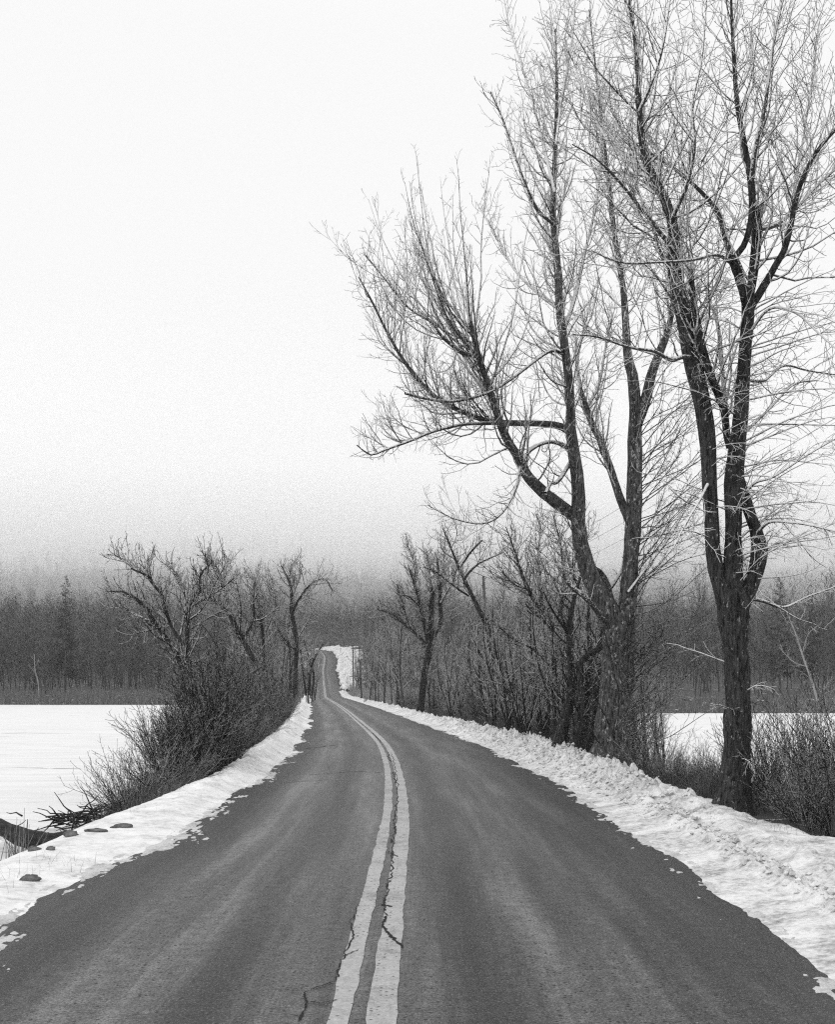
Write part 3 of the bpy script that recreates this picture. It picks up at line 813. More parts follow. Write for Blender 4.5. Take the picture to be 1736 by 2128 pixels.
B11 = [(1548, 900, 7), (1600, 850, 5, .5), (1650, 800, 4, .9), (1700, 790, 3, 1.3)]
B12 = [(1552, 1240, 12), (1590, 1250, 8, .3), (1630, 1262, 6, .5), (1680, 1240, 4, .8), (1750, 1215, 3, 1)]
B13 = [(1512, 880, 10, .3), (1503, 780, 9, .4), (1495, 690, 8, .4), (1483, 640, 7, .4)]
B14 = [(1402, 520, 11), (1370, 480, 9, -.5), (1330, 430, 7, -.9), (1290, 380, 5.5, -1.3), (1240, 330, 4, -1.7), (1190, 300, 2.5, -2)]
B15 = [(1356, 372, 10), (1320, 350, 8, .6), (1270, 300, 6, 1), (1225, 220, 4.5, 1.4), (1190, 120, 3, 1.7)]
B16 = [(1330, 230, 8), (1360, 160, 6, -.4), (1380, 90, 5, -.7), (1395, -10, 3, -.9)]
B17 = [(1400, 450, 10), (1430, 380, 8, -.6), (1445, 300, 6, -1), (1440, 220, 5, -1.2), (1460, 120, 3.5, -1.4), (1470, 0, 2, -1.6)]
B18 = [(1475, 1000, 8), (1455, 1040, 5, -.5), (1425, 1090, 4, -.8), (1400, 1140, 2.5, -1)]
tg = Geo(); cB = Geo()
P, R = limb(B0, DB, 40); thick(tg, P[None], R[None], 22, R_, .09)
big = [limb(x, DB, 34) for x in (B1, B2, B3, B4, B2a, B2b, B2c, B2aR, B2aL)]
for (p, r), k in zip(big, (18, 18, 16, 12, 14, 12, 12, 10, 10)): thick(tg, p[None], r[None], k, R_, .07)
sm = [limb(x, DB, 24) for x in (B2aS, B2bR, B2d, B5, B6, B7, B8, B9, B10, B11, B12, B13, B14, B15, B16, B17, B18)]
for p, r in sm: thick(cB, p[None], r[None], 7, R_, .05)
P, R = st([big[0]]); crownify(R_, cB, P, R, 9, 2.3, .85, .4, .14, L3=.4)
P, R = st([big[6], big[7], big[8], big[5], big[3]]); crownify(R_, cB, P, R, 8, 2.0, .7, .15, .16)
P, R = st([sm[i] for i in (0, 1, 2, 12, 13, 14, 15, 7, 8)]); crownify(R_, cB, P, R, 7, 1.7, .65, .12, .12)
P, R = st([sm[i] for i in (3, 4, 5, 6, 9, 10, 16)]); crownify(R_, cB, P, R, 4.2, 1.2, .65, .12, -.03)
# hanging sprays and sprouts along the stems
P, R = st([big[0], big[1], big[2], big[3], limb(B0, DB, 30)])
A_, RA_ = spawn(R_, P, R, [56, 34, 16, 18, 5], .08, .98, 1.15, 1.1, -.10, 6, .12, .12, .012, .003, (.3, -.5, .1), .1)
cB.tubes(A_, RA_, 4); B_, RB_ = spawn(R_, A_, RA_, 6, .2, 1, .36, .65, -.10, 4, .16, .6, .008, .0028); cB.tubes(B_, RB_, 3)
C_, RC_ = spawn(R_, B_, RB_, 3, .2, 1, .12, .8, -.02, 2, .2, .6, .005, .0025); cB.tubes(C_, RC_, 3)
P, R = st([big[1]])
A_, RA_ = spawn(R_, P, R, [22], .05, .98, 2.1, 1.1, -.06, 8, .08, .15, .016, .003, (1.6, -.3, .1), .1)
cB.tubes(A_, RA_, 4); B_, RB_ = spawn(R_, A_, RA_, 9, .2, 1, .55, .6, -.06, 4, .14, .6, .009, .003); cB.tubes(B_, RB_, 3)
C_, RC_ = spawn(R_, B_, RB_, 3, .2, 1, .14, .8, -.02, 2, .2, .6, .005, .0025); cB.tubes(C_, RC_, 3)
bB = P3(1525, 1690, DB); bB[2] = -0.1
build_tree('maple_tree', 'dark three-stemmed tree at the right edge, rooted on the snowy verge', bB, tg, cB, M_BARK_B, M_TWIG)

# --- smaller trees traced from the photograph
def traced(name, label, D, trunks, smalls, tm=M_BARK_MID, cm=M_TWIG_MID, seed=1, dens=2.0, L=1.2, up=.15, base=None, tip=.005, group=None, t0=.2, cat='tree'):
    r = rng_(seed); tg, cg_ = Geo(), Geo()
    big = [limb(x, D, 24) for x in trunks]; sml = [limb(x, D, 18) for x in smalls]
    for p, q in big: thick(tg, p[None], q[None], 10, r, .06)
    for p, q in sml: thick(cg_, p[None], q[None], 6, r, .05)
    P, R = st(big, 20); crownify(r, cg_, P, R, dens * 2.8, L * 1.35, .8, t0, up, tip=tip, d2=3.6, d3=5)
    if sml:
        P, R = st(sml, 20); crownify(r, cg_, P, R, dens * 3.2, L * 1.1, .75, .1, up, tip=tip, d2=3.6, d3=5)
    b = P3(trunks[0][0][0], trunks[0][0][1], D)
    return build_tree(name, label, tuple(b), tg, cg_, tm, cm, cat, group)

traced('bare_tree', 'crooked bare tree behind the left roadside brush, branches spread wide', 31,
  [[(398, 1480, 13), (394, 1392, 11), (389, 1335, 10), (391, 1271, 9), (396, 1258, 8), (415, 1226, 6, -.2), (416, 1194, 5, -.3), (427, 1182, 4, -.3), (443, 1166, 3, -.3)],
   [(386, 1345, 8), (363, 1315, 7, .3), (351, 1290, 7, .4), (344, 1264, 6, .5), (338, 1239, 6, .6), (319, 1216, 5, .7), (312, 1200, 5, .7), (287, 1188, 4, .8), (272, 1181, 3, .9)],
   [(392, 1480, 12, .6), (376, 1383, 10, .6), (351, 1335, 9, .8), (319, 1290, 8, 1), (299, 1258, 7, 1.2), (261, 1232, 4, 1.4), (229, 1229, 2.5, 1.6)]],
  [[(393, 1262, 6), (447, 1232, 4, .4), (498, 1191, 2, .8)], [(312, 1204, 4, .7), (309, 1180, 3.5, .7), (306, 1160, 3, .7)], [(287, 1188, 3, .8), (265, 1170, 2.5, 1), (235, 1150, 2, 1.2)],
   [(391, 1290, 5), (420, 1265, 4, -.5), (445, 1215, 3, -.8), (475, 1160, 2, -1)], [(375, 1320, 5, .3), (385, 1250, 4, .5), (370, 1200, 3, .7), (350, 1170, 2, .9)], [(391, 1310, 4), (440, 1280, 3, .8), (480, 1262, 2, 1.2)],
   [(345, 1300, 4, .8), (310, 1310, 3, .5), (275, 1318, 2, .2)], [(425, 1210, 4, -.3), (432, 1180, 3, -.4), (425, 1150, 2, -.6)], [(330, 1300, 4, 1), (290, 1280, 3, 1.4), (255, 1265, 2, 1.6), (225, 1262, 1.5, 1.8)]],
  seed=11, dens=5.2, L=.85, tip=.006)
traced('bare_tree', 'bare tree left of the road leaning left on a long slanting trunk', 46,
  [[(560, 1440, 13), (536, 1383, 12), (517, 1354, 11), (498, 1316, 11), (475, 1277, 9), (453, 1255, 7), (431, 1239, 4)],
   [(508, 1322, 6), (527, 1290, 5, .4), (527, 1250, 4, .4), (527, 1207, 2.5, .5)],
   [(560, 1440, 9, .8), (550, 1380, 7, .9), (545, 1310, 6, 1), (535, 1240, 4, 1.2), (528, 1200, 3, 1.3)]],
  [[(527, 1290, 4, .4), (549, 1284, 3, 0), (580, 1260, 2, -.4)], [(475, 1277, 5), (465, 1225, 3, .5), (470, 1180, 2, .8)], [(453, 1255, 4), (460, 1200, 3, -.6), (440, 1165, 2, -1)],
   [(498, 1316, 4), (500, 1260, 3, -.7), (490, 1210, 2, -1)], [(545, 1330, 4, 1), (570, 1260, 3, 1.2), (565, 1200, 2, 1.4)]],
  seed=12, dens=3.6, L=1.2, tip=.007)
traced('bare_tree', 'upright bare tree left of the road with a narrow fan of branches', 62,
  [[(614, 1450, 11), (613, 1418, 10), (616, 1335, 9), (606, 1271, 8), (606, 1239, 6), (600, 1207, 4), (584, 1175, 2)],
   [(607, 1275, 6), (622, 1245, 5, .4), (648, 1213, 4, .6), (676, 1204, 2.5, .8), (692, 1230, 1.5, 1)],
   [(603, 1440, 7, 1), (603, 1351, 6, 1), (584, 1319, 5, 1.2), (565, 1284, 3, 1.5)]],
  [[(606, 1245, 3), (620, 1205, 2.5, .3), (628, 1172, 1.5, .5)], [(604, 1230, 3), (602, 1190, 2, -.3), (612, 1165, 1.5, -.5)], [(616, 1330, 3), (640, 1290, 2, 0), (655, 1260, 1.5, 0)]],
  seed=13, dens=2.6, L=1.4, tip=.009)
traced('bare_tree', 'small bare multi-stemmed tree left of the road just before the dip', 84,
  [[(642, 1445, 6), (645, 1399, 5), (655, 1365, 4), (672, 1338, 2)], [(648, 1445, 5), (652, 1400, 4, .8), (640, 1360, 3, 1.2), (632, 1330, 2, 1.5)], [(636, 1445, 5), (630, 1400, 4, -.5), (625, 1350, 3, -.8)]],
  [], seed=14, dens=1.6, L=1.3, tip=.01)

traced('bare_tree', 'broad bare tree with a cluster of upright stems right of the road', 68,
  [[(873, 1486, 18), (876, 1460, 14), (883, 1400, 14), (894, 1345, 14), (896, 1290, 12), (899, 1235, 10), (900, 1222, 9)],
   [(896, 1330, 10), (916, 1295, 9, .3), (916, 1263, 8, .3), (913, 1203, 6, .4), (909, 1159, 3, .5)],
   [(892, 1345, 10), (882, 1296, 8, -.5), (875, 1263, 7, -.7), (864, 1222, 5, -.9), (850, 1180, 2.5, -1)],
   [(892, 1350, 9), (866, 1318, 8, .6), (850, 1304, 7, .9), (817, 1277, 5, 1.4), (784, 1266, 3, 1.8)]],
  [[(916, 1253, 5), (927, 1233, 5, 0), (945, 1200, 3, 0), (955, 1160, 2, 0)], [(899, 1235, 5), (893, 1190, 4, .5), (885, 1140, 2, .8)], [(913, 1215, 4), (922, 1170, 3, -.5), (925, 1125, 1.5, -.8)],
   [(864, 1222, 4, -.9), (860, 1170, 3, -.6), (845, 1130, 2, -.4)], [(850, 1304, 5, .9), (835, 1250, 4, .6), (825, 1215, 3, .5)], [(875, 1263, 4, -.7), (850, 1240, 3, -1.2), (830, 1235, 2, -1.5)]],
  seed=21, dens=3.4, L=1.4, tip=.009)
traced('bare_tree', 'slender leaning tree forking into a wide Y beside the utility pole', 50,
  [[(1024, 1515, 22), (1024, 1490, 16), (1026, 1427, 14), (1026, 1373, 14), (1014, 1304, 12), (998, 1271, 10), (976, 1225, 8), (960, 1194, 7), (949, 1167, 5), (938, 1140, 4), (921, 1098, 2)],
   [(966, 1203, 6), (977, 1188, 5, .2), (995, 1172, 4, .4), (1017, 1161, 3, .6), (1044, 1149, 2, .8)],
   [(955, 1182, 5), (970, 1160, 4, -.2), (981, 1145, 4, -.4), (1004, 1122, 2, -.6)]],
  [[(974, 1238, 5), (954, 1225, 4, -.3), (935, 1211, 3, -.5), (907, 1189, 3, -.7), (880, 1178, 2, -1)], [(1020, 1340, 6), (1042, 1290, 4, .5), (1045, 1240, 3, .7), (1060, 1200, 2, 1)],
   [(1026, 1400, 4), (1000, 1360, 3, -.5), (985, 1330, 2, -.8)], [(938, 1140, 3), (950, 1110, 2, .3), (945, 1085, 1.5, .4)]],
  seed=22, dens=2.4, L=1.3, tip=.007)
traced('bare_tree', 'dark forked tree with curved boughs left of the twin-trunked maple', 33,
  [[(1160, 1560, 20), (1158, 1460, 16), (1157, 1391, 14), (1152, 1314, 12), (1140, 1300, 10), (1111, 1248, 8), (1090, 1206, 7), (1072, 1150, 4), (1052, 1095, 2)],
   [(1155, 1330, 9), (1166, 1280, 8, .4), (1172, 1200, 6, .7), (1165, 1130, 4, 1), (1150, 1070, 2, 1.2)]],
  [[(1130, 1285, 5), (1125, 1220, 4, .5), (1120, 1150, 3, .8), (1125, 1090, 2, 1)], [(1100, 1225, 4), (1070, 1215, 3, -.5), (1045, 1190, 2, -1)], [(1150, 1390, 5), (1110, 1350, 4, -.6), (1070, 1330, 3, -1), (1035, 1300, 2, -1.3)],
   [(1157, 1420, 5), (1120, 1400, 4, .5), (1080, 1400, 3, .8)], [(1170, 1220, 4, .6), (1200, 1160, 3, .6), (1225, 1110, 2, .6)]],
  seed=23, dens=4.4, L=1.3, tip=.006, cm=M_TWIG_MID)
traced('bare_tree', 'clump of dark crooked trunks leaning right against the foot of the twin-trunked maple', 26.5,
  [[(1158, 1572, 36), (1166, 1530, 28), (1178, 1487, 24), (1188, 1423, 18), (1185, 1359, 13), (1184, 1295, 11), (1193, 1250, 9), (1210, 1190, 5)],
   [(1186, 1578, 26, -.3), (1194, 1540, 22, -.3), (1204, 1487, 18, -.3), (1208, 1430, 16, -.3), (1207, 1382, 14, -.3), (1226, 1359, 13, -.4), (1258, 1343, 10, -.5)],
   [(1196, 1575, 24, .3), (1212, 1520, 20, .3), (1223, 1460, 17, .3), (1229, 1391, 14, .3), (1245, 1340, 10, .4), (1262, 1290, 6, .5)],
   [(1225, 1560, 20, .6), (1238, 1500, 18, .6), (1240, 1430, 14, .7), (1252, 1370, 10, .8)]],
  [[(1183, 1320, 6), (1150, 1270, 4, -.4), (1130, 1230, 3, -.8)], [(1208, 1390, 5), (1190, 1340, 4, .5), (1180, 1280, 3, .8)]],
  tm=M_BARK_B, seed=24, dens=2.4, L=1.0, tip=.0045, cm=M_SPROUT)

# --- procedural trees and shrubs, copied
def proc_tree(seed, H, r0, nl1=24, L1=.30, stems=1, lean=.10, t0=.25, d2=2.2, d3=3.5, tip=.008, ang=.7, up=.16, wob=.06, d3on=True, tsides=8):
    r = rng_(seed); tg, g = Geo(), Geo()
    n = 14
    P = np.zeros((stems, n, 3))
    a_ = r.uniform(0, 6.3, stems); d = np.stack([np.cos(a_) * lean, np.sin(a_) * lean, np.ones(stems)], -1)
    P[:, 0, :2] = r.normal(0, .12 * (stems > 1), (stems, 2))
    P[:, 0, 2] = -.3
    Hs = H * r.uniform(.75, 1.0, stems); Hs[0] = H
    for i in range(1, n):
        d = unit(d + r.normal(0, wob, (stems, 3)) + [0, 0, .06]); P[:, i] = P[:, i - 1] + d * (Hs / (n - 1))[:, None]
    R = r0 * np.linspace(1, .08, n)[None] * r.uniform(.7, 1, (stems, 1)); R[:, 0] *= 1.35
    thick(tg, P, R, tsides, r, .05)
    A, RA = spawn(r, P, R, nl1, t0, .98, H * L1, ang, up, 7, .13, .4, .03, tip, None, .6, .3)
    g.tubes(A, RA, 4 if tip < .012 else 3)
    la = lens(A)
    B, RB = spawn(r, A, RA, np.maximum(1, np.round(la * d2)).astype(int), .15, 1, la * .42, .75, .10, 4, .2, .5, .012, tip * .8, None, .45, .3)
    g.tubes(B, RB, 3)
    if d3on:
        lb = lens(B)
        E, RE = spawn(r, B, RB, np.maximum(1, np.round(lb * d3)).astype(int), .2, 1, np.clip(lb * .4, .1, .6), .75, .12, 2, .18, .7, .01, tip * .7, None, .4)
        g.tubes(E, RE, 3)
    return tg, g

def proto_tree(name, label, group, tgg, tm, cm):
    return build_tree(name, label, (0, 0, 0), tgg[0], tgg[1], tm, cm, 'tree', group)

def shrub_geo(seed, H, spread, stems, tip=.004, up=.05, r0=.012, d1=5, d3=5, L1=.34, wob=.1):
    r = rng_(seed); g = Geo(); n = 9
    P = np.zeros((stems, n, 3)); a_ = r.uniform(0, 6.3, stems); k = r.uniform(0, 1, stems) ** .7 * spread
    d = unit(np.stack([np.cos(a_) * k, np.sin(a_) * k, np.ones(stems)], -1))
    P[:, 0, 0] = np.cos(a_) * .16 * spread; P[:, 0, 1] = np.sin(a_) * .16 * spread; P[:, 0, 2] = -.12
    L = H * r.uniform(.65, 1.1, stems)
    for i in range(1, n):
        d = unit(d + r.normal(0, wob, (stems, 3)) + [0, 0, up]); P[:, i] = P[:, i - 1] + d * (L / (n - 1))[:, None]
    R = r0 * np.linspace(1, .25, n)[None] * r.uniform(.6, 1.2, (stems, 1))
    g.tubes(P, R, 5)
    la = lens(P)
    A, RA = spawn(r, P, R, np.maximum(2, np.round(la * d1)).astype(int), .2, 1, la * L1, .6, .08, 4, .13, .6, .008, tip, None, .4)
    g.tubes(A, RA, 3)
    lb = lens(A)
    B, RB = spawn(r, A, RA, np.maximum(1, np.round(lb * d3)).astype(int), .2, 1, np.clip(lb * .35, .06, .3), .7, .1, 2, .18, .7, .005, tip * .8, None, .4)
    g.tubes(B, RB, 3)
    return g

protoS = {}
def get_shrub(kind):
    if kind not in protoS:
        cfg = {'wide': (301, 1.75, 1.5, 90, .0040, .02, .011, 5, 5), 'tall': (302, 2.9, .62, 34, .0045, .06, .020, 4, 5), 'mid': (303, 2.0, 1.0, 60, .0045, .05, .013, 5, 5),
               'mid2': (304, 2.2, .9, 55, .005, .05, .014, 4.5, 5), 'thin': (305, 2.0, .75, 22, .0035, .04, .010, 5, 6), 'far': (306, 2.4, .9, 50, .008, .06, .016, 3.5, 3.5), 'wide2': (307, 1.6, 1.3, 80, .004, .03, .011, 5, 5)}[kind]
        s, H, sp, stm, tip, up, r0, d1, d3 = cfg
        g = shrub_geo(s, H, sp, stm, tip, up, r0, d1, d3)
        protoS[kind] = (np.concatenate(g.V), np.concatenate(g.Q), [])
    return protoS[kind]
def shrub(kind, x, y, sc, rz, label, group=None, mat=M_SHRUB, dz=0, name='leafless_shrub', sz=None):
    V, Q, made = get_shrub(kind)
    hit = [o for o, m in made if m == mat.name]
    if not hit:
        o = mesh_obj(name, V, Q, mat); made.append((o, mat.name))
    else:
        o = hit[0].copy(); COL.objects.link(o)
    o.location = (x, y, float(ground(x, y)) + dz); o.rotation_euler = (0, 0, rz); o.scale = (sc, sc, sc if sz is None else sz)
    for k in ('label', 'group', 'category'):
        if k in o: del o[k]
    return tag(o, label, 'shrub', group)

R_ = rng_(400)
def at(px, D): return (px - 868) / F * D
# left roadside
shrub('wide', at(282, 20.6), 20.6, .78, .4, 'round dark shrub with arching twigs, nearest of the left roadside brush')
shrub('wide2', at(350, 21.5), 21.5, .80, 2.1, 'dense low shrub just right of the round one in the left brush')
shrub('tall', at(430, 23.5), 23.5, 1.06, 1.1, 'tall open shrub with thick stems and pale frosted tips, tallest of the left roadside brush')
shrub('tall', at(478, 26), 26, .9, 3.4, 'tall frosted shrub just behind the tallest one in the left brush')
shrub('mid', at(395, 23), 23, .90, 5.1, 'bushy shrub under the tall open one, leaning over the ice at left')
for k_, (px_, D_, s_, z_) in enumerate([(455, 29, .95, 1.), (500, 33, .9, 2.), (420, 30, .9, 3.), (540, 40, .95, 4.), (470, 36, 1.0, 5.), (575, 48, 1.0, .5)]):
    shrub('tall', at(px_, D_), D_, s_, z_, 'tall leafless shrub standing above the low brush left of the road', 'tall shrubs standing above the left brush')
GL = 'shrubs in the dense brush along the left side of the road'
for i in range(64):
    y = 24 + 76 * (i / 64) ** 1.25 + R_.uniform(-1, 1)
    l = -R_.uniform(4.3, np.interp(y, [24, 32, 45, 60], [5.1, 5.8, 6.6, 7.4]))
    kind = ['mid', 'mid2', 'wide2', 'mid2'][i % 4] if y < 55 else 'far'
    shrub(kind, cx(y) + l, y, R_.uniform(.62, .92), R_.uniform(0, 6.3), 'leafless shrub among the dense brush along the left side of the road', GL, M_SHRUB if y < 60 else M_TWIG_MID)
# right of the bank
GR = 'shrubs behind the snow bank on the right side of the road'
for i in range(52):
    y = 22.5 + 80 * (i / 52) ** 1.15 + R_.uniform(-1, 1)
    l = R_.uniform(5.2, 8.2)
    if y < 27: l = R_.uniform(6.2, 8.6)
    kind = ['mid', 'mid2', 'thin', 'tall'][i % 4] if y < 60 else 'far'
    shrub(kind, cx(y) + l, y, R_.uniform(.6, .9), R_.uniform(0, 6.3), 'leafless shrub in the thicket behind the right snow bank', GR, M_SHRUB if y < 60 else M_TWIG_MID)
GB = 'shrubs around the foot of the tall tree at the right edge'
for i, (px, D, kd, s) in enumerate([(1645, 17.2, 'wide2', .42), (1665, 15.8, 'wide2', .46), (1690, 15.0, 'thin', .85), (1735, 14.6, 'mid', .5), (1770, 15.5, 'tall', .7), (1660, 17.5, 'thin', 1.05), (1590, 18.5, 'thin', .85), (1710, 17.5, 'thin', .9),
                                  (1480, 19.5, 'wide2', .36), (1445, 20.5, 'thin', .5), (1400, 21.5, 'mid2', .34), (1350, 22.5, 'thin', .75), (1560, 19.5, 'wide2', .4), (1620, 19.0, 'thin', .9), (1700, 19.5, 'tall', .66), (1760, 18.5, 'thin', .9), (1800, 16.5, 'mid', .9), (1850, 15.5, 'mid2', .9)]):
    shrub(kd, at(px, D), D, s, i * 1.7, 'leafless shrub in the dark undergrowth around the tall right-hand tree', GB)

# medium trees behind the bank, and along both sides further off
def place(proto, x, y, sc, rz, label, group, dz=0, first=[None]):
    o = proto if not proto.get('used') else copy_tree(proto)
    proto['used'] = 1
    o['used'] = 1
    o.location = (x, y, float(ground(x, y)) + dz); o.rotation_euler = (0, 0, rz); o.scale = (sc, sc, sc)
    tag(o, label, 'tree', group)
    return o
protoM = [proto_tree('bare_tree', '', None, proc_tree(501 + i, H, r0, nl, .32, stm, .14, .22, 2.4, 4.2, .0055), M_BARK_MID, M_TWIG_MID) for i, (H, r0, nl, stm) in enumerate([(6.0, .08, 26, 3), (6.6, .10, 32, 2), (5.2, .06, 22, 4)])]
GM = 'slim bare trees in the thicket behind the right snow bank'
for i, (px, D, s) in enumerate([(1085, 38, .95), (1125, 36, .9), (1065, 44, 1.0), (1175, 31, .85), (1215, 32, .95), (1100, 48, 1.1), (1140, 42, 1.0), (1245, 29, .82), (1340, 33, .9), (1040, 56, 1.0), (990, 60, .95), (1380, 30, .6), (1100, 34, .7), (1190, 38, 1.1), (1200, 29, .6), (1060, 40, .9), (1010, 52, 1.0), (1030, 45, .8), (1150, 52, 1.2), (1110, 60, 1.2), (1180, 60, 1.2), (960, 62, .9), (985, 70, 1.0), (1230, 40, 1.0), (1260, 46, 1.0), (1300, 38, .8), (1080, 54, 1.1), (940, 56, .7), (1350, 45, .8), (1210, 50, 1.1), (1130, 36, .62), (1165, 31, .7), (1215, 28.5, .7), (1085, 38, .8), (1185, 29, .6), (1235, 33, .95)]):
    place(protoM[i % 3], at(px, D), D, s, i * 2.1, 'slim bare tree in the thicket behind the right snow bank', GM)
protoR = [proto_tree('bare_tree', '', None, proc_tree(520 + i, H, r0, nl, .30, stm, .12, .2, 1.9, 3.2, .009), M_BARK_FAR, M_TWIG_MID) for i, (H, r0, nl, stm) in enumerate([(9.5, .13, 40, 1), (8.5, .1, 26, 3), (10.5, .15, 44, 1)])]
GRf = 'bare trees along the right of the road just before the dip'
for i, (px, D, s) in enumerate([(768, 126, .85), (782, 118, .95), (798, 112, .9), (815, 104, 1.0), (828, 97, .95), (840, 90, .9), (856, 100, 1.05), (870, 92, .8), (905, 84, .85), (930, 80, .8), (955, 88, .9), (800, 130, 1.1), (845, 115, 1.1), (880, 110, 1.0), (752, 150, .9), (760, 165, 1.05), (772, 140, 1.05), (785, 175, 1.2), (800, 160, 1.15), (748, 185, 1.0), (820, 145, 1.15), (765, 200, 1.2), (742, 215, 1.0), (915, 95, 1.0), (935, 100, 1.05), (895, 76, .85), (965, 82, .95), (990, 90, 1.05), (1010, 80, .95), (858, 125, 1.1), (835, 130, 1.1), (812, 120, 1.05), (790, 145, 1.1)]):
    place(protoR[i % 3], at(px, D), D, s, i * 1.3, 'thin bare tree in the row right of the road just before the dip', GRf)
GLf = 'bare trees along the left of the road just before the dip'
for i, (px, D, s) in enumerate([(500, 62, .6), (535, 70, .68), (565, 66, .62), (588, 78, .7), (600, 92, .8), (625, 98, .72), (640, 112, .75), (650, 130, .7), (575, 88, .8), (545, 84, .78), (655, 145, .75), (648, 160, .8), (610, 120, .95), (630, 140, 1.0), (645, 178, 1.05), (655, 190, 1.0), (618, 150, 1.1), (595, 130, 1.05), (580, 108, .95), (560, 96, .9), (470, 56, .62), (450, 50, .55), (490, 66, .8), (520, 76, .85), (430, 46, .5), (555, 70, .8), (580, 64, .75), (505, 52, .6), (540, 58, .7)]):
    place(protoR[(i + 1) % 3], at(px, D), D, s, i * 1.9, 'thin bare tree in the row left of the road just before the dip', GLf)

# leaning white birch at the far right shore
traced('birch_tree', 'thin white birch leaning left against the dark woods at the far right shore', 118,
  [[(1700, 1456, 5), (1690, 1420, 4.5), (1672, 1370, 4), (1655, 1318, 3), (1640, 1280, 2)]], [[(1678, 1385, 2), (1650, 1375, 1.5, .5), (1620, 1345, 1, 1)], [(1668, 1360, 1.6), (1680, 1320, 1.2, 0), (1700, 1300, 1, 0)]],
  tm=M_BIRCH, cm=M_BIRCH, seed=71, dens=.5, L=1.2, tip=.02)
traced('birch_tree', 'thin pale leaning trunk standing on the far left shore of the lake', 182,
  [[(80, 1450, 2.8), (79, 1420, 2.4), (72, 1390, 2), (71, 1360, 1.2)]], [], tm=M_BIRCH, cm=M_BIRCH, seed=72, dens=.3, L=1.5, tip=.03)

# ------------------------------------------------------------------ the woods
protoF = [proto_tree('bare_tree', '', None, proc_tree(600 + i, H, .095, nl, .23, 1, .12, t0_, 2.2, 2.8, .014, .95, .10, .06, True, 5), M_BARK_FAR, M_TWIG_FAR) for i, (H, nl, t0_) in enumerate([(15, 44, .12), (17, 48, .18), (13.5, 40, .06), (16, 48, .1)])]
R_ = rng_(700)
GFl = 'bare trees of the wood on the far left shore'
GFr = 'bare trees of the wood on the far right shore'
k = 0
for i in range(150):
    x = R_.uniform(-115, -20.5); y = 184 + 42 * R_.uniform(0, 1) ** 1.2
    if abs(x - cx(y)) < 7: continue
    place(protoF[k % 4], x, y, R_.uniform(.72, 1.1) * float(.6 + .8 * fbm(x / 12, y / 40, 2, 56)), R_.uniform(0, 6.3), 'bare tree in the dark wood across the ice on the left', GFl); k += 1
for i in range(120):
    x = R_.uniform(-2, 88); y = 129 + 45 * R_.uniform(0, 1) ** 1.2
    if x - cx(y) < 9: continue
    place(protoF[k % 4], x, y, R_.uniform(.72, 1.05) * float(.6 + .8 * fbm(x / 12, y / 40, 2, 57)), R_.uniform(0, 6.3), 'bare tree in the dark wood across the ice on the right', GFr); k += 1

def conifer(seed, H, W_):
    r = rng_(seed); tg, g = Geo(), Geo()
    P = np.zeros((1, 10, 3)); P[0, :, 2] = np.linspace(-.3, H, 10); P[0, :, 0] = np.cumsum(r.normal(0, .03, 10))
    R = np.linspace(.16, .02, 10)[None]; thick(tg, P, R, 6, r, .05)
    n = 120
    A, RA = spawn(r, P, R, n, .15, .99, W_, 1.45, -.03, 5, .05, .3, .03, .012, None, .85, .12)
    g.tubes(A, RA, 3)
    la = lens(A)
    B, RB = spawn(r, A, RA, np.maximum(2, np.round(la * 7)).astype(int), .15, 1, np.clip(la * .35, .15, .8), .9, -.05, 2, .12, .8, .02, .012, None, .3)
    g.tubes(B, RB * 1.6, 3)
    lb = lens(B)
    E, RE = spawn(r, B, RB, np.maximum(2, np.round(lb * 9)).astype(int), .1, 1, .2, .8, -.05, 1, .1, 1, .02, .02, None, .2)
    g.tubes(E, RE, 3)
    return tg, g
cf = build_tree('spruce_tree', '', (0, 0, 0), *conifer(801, 15, 2.6), M_BARK_FAR, M_NEEDLE)
for j, (px, y, s, lb) in enumerate([(135, 187, 1.35, 'dark spruce standing out of the wood across the ice on the left'), (1622, 150, 1.05, 'dark spruce behind the tall tree at the right edge, top fading into fog'),
                             (712, 480, .95, 'spruce in the fog right above the far end of the road'), (1690, 165, .95, 'spruce at the right edge of the photo on the far shore'), (742, 500, 1.1, 'taller foggy spruce just right of the one above the road')]):
    place(cf, at(px, y), y, s, j * 1.1, lb, None)

# the deep wood on the hillside: reads as one mass
def wood(name, mat, n, seed, y0, y1, H0, H1, label, nb=26, tip=.03, half=None):
    r = rng_(seed); g = Geo()
    y = r.uniform(y0, y1, n); x = r.uniform(-.46, .46, n) * y
    l = x - cx(y)
    keep = (np.abs(l) > 9 + 3 * (l > 0)) | (y > 410)
    x, y = x[keep], y[keep]; n = len(x)
    z = ground(x, y); H = r.uniform(H0, H1, n) * (.62 + .75 * fbm(x / 18, y / 18, 3, 55))
    P = np.zeros((n, 5, 3)); f = np.linspace(0, 1, 5)
    le = r.normal(0, .09, (n, 2))
    P[:, :, 0] = x[:, None] + le[:, :1] * H[:, None] * f; P[:, :, 1] = y[:, None] + le[:, 1:] * H[:, None] * f; P[:, :, 2] = z[:, None] + H[:, None] * f - .3 * (1 - f)
    R = .09 * (1 - f * .9)[None] * r.uniform(.6, 1.2, (n, 1))
    g.tubes(P, R, 4)
    A, RA = spawn(r, P, R, nb, .12, 1, H * .24, .95, .10, 3, .1, .4, .04, tip, None, .6)
    g.tubes(A, RA, 3)
    B, RB = spawn(r, A, RA, 5, .2, 1, 1.1, .7, .12, 2, .15, .6, .03, tip * .7, None, .4)
    g.tubes(B, RB, 3)
    o = g.build(name, mat); tag(o, label, 'wood', kind='stuff')
